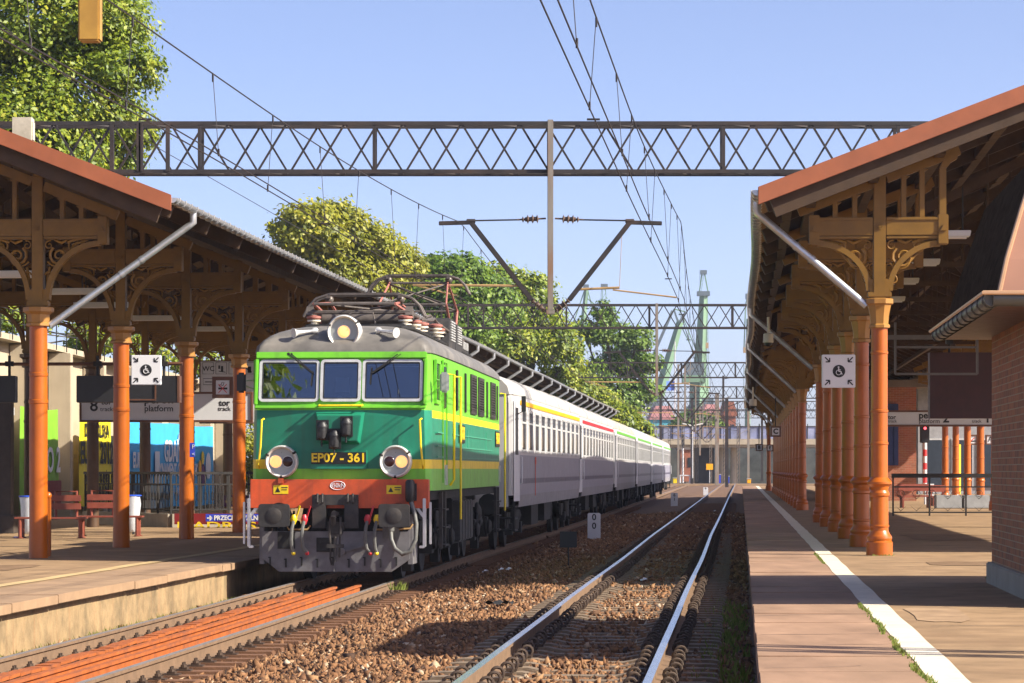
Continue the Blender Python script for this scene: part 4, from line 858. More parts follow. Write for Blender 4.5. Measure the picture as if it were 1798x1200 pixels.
railing('dark stair railing behind the benches on the left platform', zb_(150,78)+Vector((0,0,.36)), zb_(300,72.6)+Vector((0,0,.36)), 1.05, 'B'); railing('dark stair railing with purple poster near the locomotive', zb_(300,72.6)+Vector((0,0,.36)), zb_(452,73.6)+Vector((0,0,.36)), 1.05, 'B')
t = thing('stair_wall', 'low grey concrete wall under the dark stair railing', 'wall', zb_(300,72.4)); b = MB(); p0, p1, p2 = zb_(150,78), zb_(300,72.5), zb_(470,73.5); o_ = Vector(t.location)
for a, c in ((p0,p1),(p1,p2)): d = (c-a).normalized(); b.bar(a-o_+Vector((0,.1,.17)), c-o_+Vector((0,.1,.17)), .2, .36)
b.build('wall', M['concrete'], t, smooth=None)
b = MB(); b.box(-.05,.05,-.05,.05,0,1.0); b.sphere((0,0,1.05), .07)
tag(b.build('bollard', M['orange'], loc=zb_(84,48.3)), 'small orange stub post behind the first front column', 'bollard')
# retaining wall with banners behind the left platform
OW = -25.
def sD(D): return D*1.121
def sZ(z): return 1.82+(z-1.82)*1.121
t = thing('retaining_wall', 'pale concrete retaining wall with pilasters behind the left platform', 'wall', TX(95,OW,0)); o_ = Vector(t.location)
def B(): b = MB(); b.M = Matrix.Translation(-o_); return b
def ztop(D): return sZ(5.75-.014*(D/1.121-80))
b = B(); vs = []
for D in (66,134): vs += [TX(D,OW,-.6), TX(D,OW-.4,-.6), TX(D,OW-.4,ztop(D)), TX(D,OW,ztop(D))]
b.add(vs, [(0,1,2,3),(7,6,5,4),(0,4,5,1),(1,5,6,2),(2,6,7,3),(3,7,4,0)]); b.build('wall', M['buff'], t, smooth=None)
b = B(); b.bar(TX(66,OW+.1,ztop(66)+.1), TX(134,OW+.1,ztop(134)+.1), .8, .2); b.build('coping', M['buff'], t, smooth=None)
for i in range(13):
    D = 69+5.32*i; b = B(); z = ztop(D)
    b.prism([(D-.3,-.6),(D+.3,-.6),(D+.3,z-.05),(D-.3,z-.05)], (K*D+OW), (K*D+OW)+.8, 'X'); b.build('pilaster', M['buff'], t, smooth=None, bevel=.02)
b = B(); b.tube([TX(D,OW+.6,ztop(D)+1.0) for D in (66,133)], .02, 6); b.tube([TX(D,OW+.6,ztop(D)+.6) for D in (66,133)], .02, 6)
for i in range(44): D = 66.5+1.5*i; b.cyl(TX(D,OW+.6,ztop(D)), TX(D,OW+.6,ztop(D)+1.0), .02, n=6)
b.build('fence', M['dark'], t)
def banner(D0, D1, z0, z1, m, lab, lines, o=OW+.86, wave=.03):
    D0, D1, z0, z1 = sD(D0), sD(D1), sZ(z0), sZ(z1); p = TX((D0+D1)/2, o, (z0+z1)/2); t = thing('banner', lab, 'banner', p, math.pi/2+YAW); w = (D1-D0)*math.hypot(1,K); h = z1-z0
    b = MB(); n = 14; vs = []
    for i in range(n+1):
        for j in range(7): vs.append((-w/2+w*i/n, wave*math.sin(i*1.9+j*.4), h/2-h*j/6+.03*math.cos(i*6.283/n*2)))
    b.add(vs, [(i*7+j, i*7+j+1, (i+1)*7+j+1, (i+1)*7+j) for i in range(n) for j in range(6)]); b.build('cloth', m, t, smooth=60)
    for s, u, v, hz, mm, bold in lines: text(s, hz*1.35, mm, (u*w, -.05, v*h), t, bold=bold)
    return t, w, h
banner(90.9, 95.5, .6, 3.5, M['byellow'], 'yellow banner with dark lettering EURO 2012 on the pale wall', [('DAB POLSKA', 0, .36, .5, M['black'], .02), ('EURO 2012', 0, .1, .8, M['black'], .04), ('www.euro.gda', 0, -.16, .46, M['black'], .01), ('tel. 58 301 20', 0, -.36, .5, M['black'], .03)])
t, w, h = banner(98.4, 114, .4, 3.55, M['bskyblue'], 'sky blue banner with white lettering on the pale wall', [('EURO', -.42, .05, .62, M['bwhite'], .03), ('GDAŃSK', .0, .16, .9, M['bwhite'], .04), ('DYNAMENT GOSPODARKI', .03, -.06, .55, M['bwhite'], .02), ('UEFA BRALI GO', .02, -.32, .36, M['bwhite'], .0)])
b = MB()
for u, v, r, k in ((.41,.0,.6,0),(.34,-.12,.5,1),(.33,.1,.3,2),(.29,-.02,.34,3)): b.mat(k).lathe([(r,0),(r,.01)], 16, (u*w,-.06-.012*k,v*h), 'Y')
b.build('balloon_prints', [M['bwhite'], M['purple'], M['letteryellow'], M['orange_band']], t)
b = MB(); b.rrect(-.22*w, -.02*h, .9, 1.3, .05, -.06, -.05); b.build('logo_plate', M['bwhite'], t)
t, w, h = banner(83.4, 88.1, .6, 3.7, M['bgreen'], 'green banner with white lettering behind the first front column', [('BLISKO 2', .05, -.02, .9, M['bwhite'], .03)])
b = MB(); b.rrect(.34*w, -.36*h, 2., 1., .1, -.06, -.05); b.build('red_print', M['signred'], t)
t, w, h = banner(77., 82.4, .25, 3.45, M['bwhite'], 'blank white billboard at the left edge behind the bin', []); b = MB(); b.bar((-w/2,-.08,h/2+.1), (w/2,-.08,h/2+.1), .05, .25); b.build('top_bar', M['alu'], t); text('713', .3, M['black'], (.38*w,-.13,h/2+.1), t)
# ------------------------------------------------------------------ electric locomotive
LY = -math.atan(.070)
loco = thing('electric_locomotive', 'green electric locomotive with yellow stripes and lit headlights, number EP07-361', 'locomotive', (-2.773,45,0), LY)
def F(u, v, z):
    r = max(0, (z-2.78)/.94)*.2*max(0, 1-max(0, v)/1.5); t = 1-.03*max(0, (z-1.6)/2.1)*max(0, 1-v/5); return (u*t, v+r, z)
def rakeM(u=0.): return Matrix.Translation((0,.05*(u/1.38)**2,2.78)) @ Matrix.Rotation(-math.atan(.2/.94), 4, 'X') @ Matrix.Translation((0,0,-2.78))
half = [(0,0),(.3,0),(.37,0),(.8,0),(1.13,0),(1.31,0),(1.38,0),(1.425,.09),(1.458,.19),(1.475,.34),(1.485,.6),(1.495,1.3),(1.5,3),(1.5,6.5),(1.5,10),(1.5,14.2),(1.47,14.8),(1.36,15.05),(.7,15.1),(0,15.1)]
half = [(u, v+(.05*(u/1.38)**2 if v < .3 and u < 1.4 else (.05 if v < .5 else 0))) for u, v in half]
per = [(-u, v) for u, v in half[::-1][:-1]]+half
per = per[1:] if False else per
rows = [1.48,1.66,1.835,1.985,2.3,2.66,2.78,2.93,3.6,3.72]
b = MB(); n = len(per)
for z in rows: b.add([F(u, v, z) for u, v in per], [])
for i in range(len(rows)-1):
    for j in range(n-1):
        (u0, v0), (u1, v1) = per[j], per[j+1]; um, vm = abs(u0+u1)/2, (v0+v1)/2; front = vm < .42; z0 = rows[i]
        if z0 == 2.93 and vm < .2 and (um < .3 or .37 < um < 1.31): continue
        mi = 0
        if z0 == 1.835: mi = 2 if (not front or um > 1.13) else 1
        elif 1.985 <= z0 < 2.66: mi = 1
        elif z0 == 2.66: mi = 1 if front or vm > 14.9 else 2
        b.cur = mi; b.add([], [(i*n+j, i*n+j+1, (i+1)*n+j+1, (i+1)*n+j)])
body = b.build('body', [M['lime'], M['teal'], M['yellow']], loco, smooth=35)
b = MB(); b.M = None                                      # raised surround of the windscreen band
b.M = rakeM(); b.box(-1.39,1.39,-.05,.02,3.63,3.74); b.box(-1.40,-1.345,-.045,.05,2.86,3.63); b.box(1.345,1.40,-.045,.06,2.86,3.63); b.box(-1.39,1.39,-.03,.02,2.8,2.855)
b.build('windscreen_surround', M['lime'], loco, bevel=.012)
# roof
b = MB(); na = 9
for k in range(na):
    a = math.pi/2*k/(na-1); s = 1-math.cos(a)
    for u, v in per:
        x, y, z = F(u, v, 3.72); tx, ty = u*.22, min(max(y, 1.7), 13.6); e = 1.015
        b.add([((x+(tx-x)*s)*(e if k < 2 else 1), y+(ty-y)*s-(.03 if k < 2 and v < 1 else 0), 3.715+.5*math.sin(a)**.9)], [])
for k in range(na-1):
    for j in range(n-1): b.add([], [(k*n+j, k*n+j+1, (k+1)*n+j+1, (k+1)*n+j)])
b.add([], [tuple((na-1)*n+j for j in range(n))]); b.cur = 0
b.lathe([(.05,2.3),(.12,1.7),(.22,1.0),(.26,.55),(.262,.42)], 24, (.02,0,4.06), 'Y')
roof = b.build('roof', M['roofgrey'], loco, smooth=50)
b = MB(); b.tube([(-.95,13.7,4.2),(-.95,2.2,4.2),(-.8,1.75,4.2),(.8,1.75,4.2),(.95,2.2,4.2),(.95,13.7,4.2)], .03, 6)
for v in (4.2,7.2,10.2,12.6):
    for sx in (-1,1): b.tube([(sx*1.49*math.cos(a)*(.99), v, 3.73+.49*math.sin(a)) for a in np.linspace(.05,.95,7)], .012, 5)
b.build('roof_rim', M['dark'], roof)
b = MB(); b.box(-.85,.85,1.9,13.6,4.2,4.27); b.build('roof_deck', M['iron'], roof, bevel=.02)
for u0, u1, v0, v1, h in ((.3,1.0,8.2,9.6,.5),(.3,1.0,9.65,11.0,.46),(-1.0,-.3,8.2,11,.48),(.35,.95,11.4,13.2,.2)):
    b = MB(); b.prism([(v0,4.1),(v0+.12,4.22+h*.8),(v0+.25,4.22+h),(v1,4.22+h),(v1,4.1)], u0, u1, 'X'); bx = b.build('resistor_box', M['iron'], roof, bevel=.015)
    b = MB()
    for q in range(2):
        for r in range(8):
            y = v0+.4+q*(v1-v0-.5)*.5; z = 4.26+h*.08+r*h*.1; b.box(u1-.01,u1+.018,y,y+(v1-v0)*.28,z,z+h*.05)
    b.build('louver', M['alu'], bx, smooth=None)
def insulator(b, x, y, z, s=1.):
    b.mat(0).lathe([(.05*s,0),(.05*s,.04),(.11*s,.05),(.11*s,.07),(.05*s,.08),(.05*s,.1),(.12*s,.115),(.12*s,.14),(.05*s,.15)], 14, (x,y,z)); b.mat(1).lathe([(.1*s,0),(.13*s,.02),(.13*s,.05),(.06*s,.07)], 14, (x,y,z+.15))
    b.mat(0)
def panto(v0, h):
    t = obj_of('pantograph', None, roof, (0,v0,4.5))
    for x in (-.78,.78):
        for y in (-.75,.75): b = MB(); insulator(b, x, y, -.27); b.build('insulator', [M['porcelain'], M['pink']], t)
    b = MB(); b.tube([(-.85,-.8,0),(.85,-.8,0),(.85,.8,0),(-.85,.8,0)], .035, 6, closed=True); b.bar((-.85,0,0), (.85,0,0), .08, .06); b.cyl((-.7,-.35,-.1), (.7,-.35,-.1), .09); b.tube([(-.5,-.95,-.25),(-.1,-.95,-.02),(.25,-.95,-.02),(.3,-.95,-.25)], .018, 6)
    for x in (-.85,.85): b.prism([(-.85,-.05),(-.75,.1),(-.5,-.02),(-.6,-.12)], x-.06, x+.06, 'X')
    b.build('base_frame', M['panto'], t)
    zk = h*.5 if h > .6 else .1; yk = 1.25 if h > .6 else 1.5
    for sx in (-1,1):
        for sy in (-1,1):
            b = MB(); b.tube([(sx*.72,sy*.3,.05),(sx*.68,sy*yk,zk)], .028, 6); b.tube([(sx*.68,sy*yk,zk),(sx*.6,sy*.04,h-.12)], .022, 6); b.build('side_arm', M['pink'], t)
    b = MB()
    for sy in (-1,1):
        b.tube([(-.68,sy*yk,zk),(.68,sy*yk,zk)], .024, 6); b.tube([(-.68,sy*yk,zk),(.6,sy*.06,h-.14)], .018, 6); b.tube([(.68,sy*yk,zk),(-.6,sy*.06,h-.14)], .018, 6)
    b.tube([(-.66,0,h-.12),(.66,0,h-.12)], .025, 6); b.build('braces', M['panto'], t)
    b = MB()
    for y in (-.17,.17):
        b.bar((-.6,y,h+.03), (.6,y,h+.03), .05, .04)
        b.tube([(-1.05,y,h-.36),(-.96,y,h-.18),(-.83,y,h-.05),(-.62,y,h+.02),(.62,y,h+.02),(.83,y,h-.05),(.96,y,h-.18),(1.05,y,h-.36)], .024, 6)
    for x in (-.62,.62): b.bar((x,-.2,h-.02), (x,.2,h-.02), .06, .05); b.sphere((x,0,h-.06), .075, 8, 6)
    b.build('collector_head', M['panto'], t); return t
panto(3.3, .32); panto(12.3, 1.27)
for x, y, s in ((.8,5.0,1.1),(1.0,5.6,1.),(.6,6.3,1.),(-.5,5.4,1.),(.9,7.0,1.1),(.2,6.8,1.)): b = MB(); insulator(b, x, y, 4.24, s); b.build('roof_insulator', [M['porcelain'], M['pink']], roof)
b = MB(); b.tube([(.8,5,4.5),(.95,5.6,4.52),(.9,6.4,4.6),(.95,7.,4.48)], .02, 6); b.tube([(.6,6.3,4.5),(.75,7.4,4.65),(1.0,8.1,4.45),(.8,8.3,4.3)], .03, 6); b.tube([(.55,6.4,4.55),(.7,7.6,4.72),(.95,8.,4.4)], .03, 6)
b.box(-.3,.6,5.0,7.6,4.27,4.42); b.build('roof_cables', M['panto'], roof)
# headlights
def headlight(u, z, v, R, lamps, big=False):
    t = obj_of('headlight', None, loco, (u,v,z)); b = MB()
    b.lathe([(R*.8,.0),(R*.83,-.07),(R*.93,-.1),(R,-.08),(R*1.02,-.03),(R*.99,.12 if not big else .3)], 36, (0,0,0), 'Y'); b.build('ring', M['alu'], t)
    b = MB(); b.lathe([(R*.82,-.03),(R*.82,-.015)], 32, (0,0,0), 'Y'); b.build('reflector', M['dial'], t)
    for du, r, m in lamps: b = MB(); b.lathe([(r*1.12,-.045),(r*1.12,-.03)], 24, (du,0,0), 'Y'); b.build('lamp_ring', M['alu'], t); b = MB(); b.lathe([(r*.6,-.062),(r*.9,-.056),(r,-.046)], 24, (du,0,0), 'Y'); b.build('lamp', m, t)
    for a in (.6,2.7,4.7): b = MB(); b.bar((R*.9*math.cos(a),-.1,R*.9*math.sin(a)), (R*1.05*math.cos(a),-.05,R*1.05*math.sin(a)), .035, .03); b.build('clamp', M['dark'], t)
headlight(-.935, 1.95, -.05, .26, ((-.095,.098,M['lens']),(.1,.085,M['lensred']))); headlight(.91, 1.95, -.05, .26, ((.095,.098,M['lens']),(-.1,.085,M['lensred'])))
headlight(.02, 4.06, .36, .27, ((0,.1,M['lens']),), True)
# windscreens
for u, w in ((-.84,.98),(0.,.66),(.84,.98)):
    t = obj_of('windscreen', None, loco); b = MB(); b.M = rakeM(u); b.rrect(u, 3.265, w, .7, .07, -.034, .012, 6, .045); b.build('frame', M['alu'], t)
    b = MB(); b.M = rakeM(u); b.rrect(u, 3.265, w-.085, .615, .05, -.028, -.004, 6, .022); b.build('gasket', M['rubber'], t)
    b = MB(); b.M = rakeM(u); b.rrect(u, 3.265, w-.12, .575, .04, -.014, -.006); b.build('pane', M['glass'], t, smooth=None)
    b = MB(); b.M = rakeM(u)
    for z in (3.0,3.52): b.cyl((u-w*.42,.05,z+(.01 if u > 0 else -.01)), (u+w*.42,.05,z-(.01 if u > 0 else -.01)), .006, n=6)
    b.build('guard_wire', M['steel'], t)
for p, q, e0, e1 in (((-.86,3.7),(-.46,3.38),3.42,3.18),((.92,3.69),(.5,3.38),3.48,3.2)):
    b = MB(); b.M = rakeM(p[0]); b.cyl((p[0],-.07,p[1]), (p[0],.02,p[1]), .025); b.cyl((p[0]+.05,-.07,p[1]), (p[0]+.05,.02,p[1]), .018)
    b.bar((p[0],-.07,p[1]), (q[0],-.06,q[1]), .016, .016); b.bar((p[0]+.05,-.07,p[1]), (q[0]+.02,-.06,q[1]), .012, .012); b.bar((q[0]+.0,-.045,e0), (q[0]-.02,-.045,e1), .02, .014); b.build('wiper', M['dark'], loco)
# cab interior and driver
b = MB(); b.box(-1.38,1.38,1.75,1.8,1.6,3.7); b.box(-1.38,1.38,.12,1.75,1.55,1.6); b.box(-1.2,1.2,.2,.6,2.4,2.86); b.box(.25,.6,.9,1.3,1.6,3.0); b.build('cab_interior', M['cabin'], loco)
b = MB(); b.box(-.25,-.02,1.3,1.32,3.1,3.35); b.cyl((-.06,.4,2.86), (-.06,.4,3.02), .04); b.build('cab_papers', M['bwhite'], loco)
def skin_mesh(verts, edges, radii, sub=2):
    me = bpy.data.meshes.new('tmp'); me.from_pydata(verts, edges, []); o = bpy.data.objects.new('tmp', me); COL.objects.link(o); md = o.modifiers.new('s', 'SKIN'); o.modifiers.new('u', 'SUBSURF').levels = sub; o.modifiers['u'].render_levels = sub
    for i, r in enumerate(radii): me.skin_vertices[0].data[i].radius = (r if isinstance(r, tuple) else (r, r)); 
    me.skin_vertices[0].data[0].use_root = True
    dg = bpy.context.evaluated_depsgraph_get(); r = bpy.data.meshes.new_from_object(o.evaluated_get(dg)); bpy.data.objects.remove(o); r.polygons.foreach_set('use_smooth', [True]*len(r.polygons)); return r
dv = thing('person', 'driver in a pale shirt seated behind the windscreen of the green locomotive', 'person', loco.matrix_basis @ Vector((-.72,1.15,2.2)), LY)
V = [(0,0,0),(0,-.02,.28),(0,0,.5),(0,-.01,.6),(0,-.04,.7),(0,-.03,.8),(-.2,0,.47),(-.28,-.12,.2),(-.2,-.36,.16),(-.17,-.44,.15),(.2,0,.47),(.28,-.12,.2),(.2,-.36,.16),(.17,-.44,.15),(-.1,-.05,-.02),(-.12,-.42,0),(-.12,-.45,-.42),(.1,-.05,-.02),(.12,-.42,0),(.12,-.45,-.42)]
E = [(0,1),(1,2),(2,3),(3,4),(4,5),(2,6),(6,7),(7,8),(8,9),(2,10),(10,11),(11,12),(12,13),(0,14),(14,15),(15,16),(0,17),(17,18),(18,19)]
Rr = [(.15,.11),(.15,.11),(.13,.1),.055,(.075,.09),(.07,.08),.07,.05,.035,.04,.07,.05,.035,.04,.09,.07,.05,.09,.07,.05]
me = skin_mesh(V, E, Rr); me.materials.clear(); me.materials.append(M['skin']); obj_of('body', me, dv)
b = MB(); b.prism([(-.012,.735),(.012,.735),(.02,.695),(-.02,.695)], -.155, -.12); b.sphere((-.03,-.125,.745), .012, 8, 6); b.sphere((.03,-.125,.745), .012, 8, 6); b.box(-.025,.025,-.132,-.12,.665,.672)
b.sphere((-.08,-.02,.73), .022, 8, 6); b.sphere((.08,-.02,.73), .022, 8, 6); b.build('face', M['skin'], dv)
me = skin_mesh([V[0],V[1],V[2],(0,-.005,.545),V[6],V[7],V[10],V[11]], [(0,1),(1,2),(2,3),(2,4),(4,5),(2,6),(6,7)], [(.17,.13),(.17,.13),(.15,.12),.075,.085,.065,.085,.065]); me.materials.clear(); me.materials.append(M['shirt']); obj_of('shirt', me, dv)
b = MB(); b.sphere((0,-.02,.785), .095, 12, 8, (1,1.1,.75)); b.build('hair', M['hair'], dv)
b = MB(); b.box(-.24,.24,.16,.24,-.1,.6); b.box(-.24,.24,-.2,.24,-.16,-.1); o = b.build('driver_seat', M['dark'], loco, bevel=.03, loc=(-.72,1.15,2.2))
# front furniture
b = MB(); b.add([(-.36,-.16,2.69),(.36,-.16,2.69),(.3,-.16,2.28),(-.3,-.16,2.28),(-.41,.03,2.76),(.41,.03,2.76),(.33,.03,2.22),(-.33,.03,2.22)], [(0,1,2,3),(0,4,5,1),(1,5,6,2),(2,6,7,3),(3,7,4,0)]); jb = b.build('jumper_panel', M['teal'], loco, bevel=.008)
for u, z in ((-.26,2.46),(.13,2.52),(-.06,2.32)):
    b = MB(); b.lathe([(.03,-.17),(.075,-.14),(.085,-.05),(.085,.03),(.095,.03),(.095,.07),(.07,.1),(.07,.13)], 16, (u,-.27,z)); b.box(u-.1,u+.1,-.2,-.155,z-.17,z+.16); b.cyl((u,-.27,z-.16), (u,-.26,z-.27), .014); b.box(u-.03,u+.03,-.37,-.345,z-.11,z-.03); b.build('socket', M['rubber'], jb, bevel=.004)
b = MB(); b.box(-.47,.44,-.07,.03,1.83,2.13); b.build('plate_shelf', M['teal'], loco, bevel=.006)
b = MB(); b.box(-.455,.43,-.085,-.072,1.91,2.1); pl = b.build('number_plate', M['black'], loco); text('EP07 - 361', .2, M['letteryellow'], (-.012,-.088,2.005), pl, bold=.005, sx=1.02)
for u in (-1.26,1.3):
    b = MB(); s = .06 if u > 0 else -.02; b.tube([(u+.02,-.0,2.64),(u,-.09,2.62),(u+.03*(1 if u > 0 else -1)*.6,-.1,2.2),(u+.05*(1 if u > 0 else -1),-.1,1.9),(u+.05*(1 if u > 0 else -1),.0,1.84)], .017, 8); b.build('handrail', M['yellow'], loco)
b = MB(); b.tube([(-.33,0,2.86),(-.33,-.12,2.85),(.36,-.12,2.85),(.36,0,2.86)], .018, 8); b.build('step_rail', M['yellow'], loco)
b = MB(); b.box(-1.44,1.44,-.14,.14,1.2,1.665); hs = b.build('headstock', M['red'], loco, bevel=.008)
for u in (-.93,.9): b = MB(); b.box(u-.13,u+.11,-.146,-.142,1.43,1.57); s = b.build('warning_sticker', M['yellow'], hs); b = MB(); b.prism([(u-.1,1.46),(u-.02,1.46),(u-.06,1.54)], -.15, -.147); b.box(u+.0,u+.1,-.149,-.147,1.525,1.54); b.box(u,u+.09,-.149,-.147,1.49,1.503); b.build('warning_symbol', M['boarddark'], s)
for u in (-.94,.9): b = MB(); b.box(u-.04,u+.04,-.17,-.14,1.6,1.68); b.build('bracket', M['red'], hs)
text('850kN', .105, M['bwhite'], (-.02,-.143,1.565), hs, sx=.8)
b = MB(); b.tube([(-.02+.12*math.cos(a),-.143,1.565+.068*math.sin(a)) for a in np.linspace(0,6.28,22)[:-1]], .005, 4, closed=True); b.build('oval_mark', M['bwhite'], hs)
b = MB(); b.box(-.42,-.2,-.24,-.143,.88,1.42); b.box(.1,.32,-.24,-.143,.88,1.42); b.box(-.2,.1,-.24,-.143,1.25,1.42); b.box(-.2,.1,-.2,-.143,.85,.98); b.prism([(-.18,.98),(.12,.98),(.06,.78),(-.12,.78)], -.3, -.2)
for u in (-.33,-.25,.16,.24): b.tube([(u,-.2,1.42),(u,-.27,1.43),(u,-.28,1.3),(u,-.245,1.29)], .018, 6)
b.build('coupler_frame', M['iron'], loco, bevel=.006)
b = MB(); b.tube([(-.04,-.15,1.1),(-.04,-.42,1.12),(-.04,-.52,1.06),(-.04,-.48,.95),(-.04,-.4,.95)], [.05,.05,.045,.04,.02], 8); b.build('hook', M['iron'], loco)
b = MB(); 
for x in (-.1,.06): b.tube([(x,-.4,1.06),(x*1.1,-.46,.8),(x*.9,-.45,.62)], .018, 6)
b.bar((-.15,-.45,.6), (.12,-.45,.6), .06, .06); b.cyl((-.02,-.45,.75), (-.02,-.45,.35), .025); b.tube([(-.09,-.45,.6),(-.1,-.43,.4),(-.08,-.4,.3)], .016, 6); b.tube([(.05,-.45,.6),(.05,-.43,.42)], .016, 6); b.build('screw_coupling', M['iron'], loco)
for u in (-.97,.95):
    t = obj_of('buffer', None, loco, (u,0,1.09)); b = MB(); b.rrect(0, 0, .5, .37, .05, -.68, -.63, 4); b.lathe([(.13,-.685),(.12,-.69)], 24, (0,0,0), 'Y'); b.build('head', M['iron'], t, bevel=.006); b = MB(); b.lathe([(.09,-.64),(.09,-.4),(.125,-.4),(.135,-.14),(.2,-.14),(.2,-.1)], 20, (0,0,0), 'Y'); b.build('sleeve', M['dark'], t)
for u, m in ((-.71,'yellow'),(-.54,'red_band'),(.48,'red_band'),(.63,'yellow')):
    t = obj_of('air_hose', None, loco); b = MB(); d = .05 if 'red' in m else 0; b.tube([(u,-.3,1.0),(u-.02,-.36,.88),(u-.03,-.36,.7),(u-.02+d*.3,-.34,.56),(u+d,-.32,.5)], .03, 8); b.build('hose', M['hose'], t)
    b = MB(); b.lathe([(.03,-.08),(.045,-.04),(.06,0),(.045,.05),(.03,.08)], 10, (u,-.28,1.02)); b.bar((u+.04,-.28,1.05), (u+.1,-.3,1.24), .02, .025); b.build('cock', M[m], t); b = MB(); b.sphere((u+d,-.32,.48), .035, 8, 6); b.build('nozzle', M[m], t)
b = MB(); b.prism([(-1.24,.83),(1.15,.83),(1.15,.38),(.86,.18),(-.96,.18),(-1.24,.4)], -.22, -.17)
b.box(-1.28,-1.2,-.2,.5,.3,1.1); b.box(1.12,1.2,-.2,.5,.3,1.1); b.box(-.08,-.05,-.235,-.22,.18,.83)
pw = b.build('snow_plough', M['plow'], loco, bevel=.006)
for a, c, d, e in ((-.35,-.05,.5,.73),(-.98,-.7,.55,.82)): b = MB(); b.box(a,c,-.235,-.222,d,e); b.build('plate', M['dark'], pw)
for i in range(9): b = MB(); u = -1.1+i*.255; z = .38-.03*(i % 2)-.02; b.box(u-.012,u+.012,-.24,-.222,z-.08,z+.06); b.box(u-.03,u-.012,-.24,-.222,z+.04,z+.06); b.build('slot', M['dark'], pw, smooth=None)
b = MB(); b.lathe([(.06,-.08),(.06,0)], 14, (.06,-.22,.5), 'Y'); b.bar((.06,-.26,.5), (.42,-.26,.6), .05, .03); b.build('lever', M['plow'], pw, bevel=.004)
b = MB(); b.lathe([(.05,-.2),(.075,-.16),(.075,.12),(.05,.16)], 14, (1.16,-.25,1.5)); b.box(1.1,1.26,-.2,-.14,1.32,1.6); b.cyl((1.18,-.25,1.35), (1.2,-.27,1.2), .035); hc = b.build('cable_plug', M['rubber'], loco)
b = MB(); b.tube([(1.18,-.26,1.3),(1.23,-.3,1.15),(1.27,-.34,.95),(1.26,-.36,.7),(1.18,-.38,.52),(1.05,-.38,.47),(.93,-.37,.56),(.87,-.34,.7),(.85,-.28,.86)], .036, 10); b.lathe([(.06,-.02),(.06,.05)], 12, (.85,-.28,.86)); b.box(.72,.98,-.26,-.16,.72,.94); b.build('heating_cable', M['hose'], loco)
b = MB(); b.tube([(.56,-.2,.86),(.95,-.22,.86),(1.16,-.22,.88),(1.2,-.2,.95)], .016, 6); b.tube([(-.85,-.2,.95),(-.8,-.22,.86),(-.5,-.22,.86),(-.45,-.2,.92)], .016, 6); b.build('front_pipe', M['brassarm'], loco)
for sx, u in ((-1,-1.46),(1,1.38)):
    b = MB(); b.bar((u,-.1,1.36), (u,-.1,.58), .05, .12, (0,1,0)); b.bar((u+.0,-.1,1.36), (u-sx*.24,-.1,1.36), .12, .05, (0,1,0)); b.bar((u-sx*.24,-.1,1.36), (u,-.1,1.05), .05, .05); b.bar((u,-.1,.58), (u-sx*.08,-.1,.58), .16, .04); b.bar((u+sx*.09,-.05,1.3), (u+sx*.09,-.05,.62), .035, .06, (0,1,0)); b.build('step_bracket', M['steel'], loco, bevel=.008)
# horns
for sx in (-1,1):
    b = MB(); p, q = Vector((sx*.5+.04,.55,4.09)), Vector((sx*.84+.04,.3,4.04)); d = (q-p); pts = [p+d*t_ for t_ in (0,.12,.2,.6,.8,.92,1)]; b.tube(pts, [.055,.055,.028,.03,.04,.06,.085], 14); b.cyl(p-Vector((0,0,.02)), p-Vector((0,-.05,.14)), .03); b.build('horn', M['alu'], roof)
for sx, m in ((-1,'rubber'),(1,'dial')):
    b = MB(); b.box(sx*1.66-.075,sx*1.66+.075,.28,.36,3.07,3.4); mr = b.build('mirror', M[m], loco, bevel=.03); b = MB(); b.tube([(sx*1.46,.75,3.3),(sx*1.64,.38,3.26)], .01, 5); b.tube([(sx*1.46,.8,3.12),(sx*1.64,.38,3.2)], .01, 5); b.build('mirror_arm', M['alu'], mr)
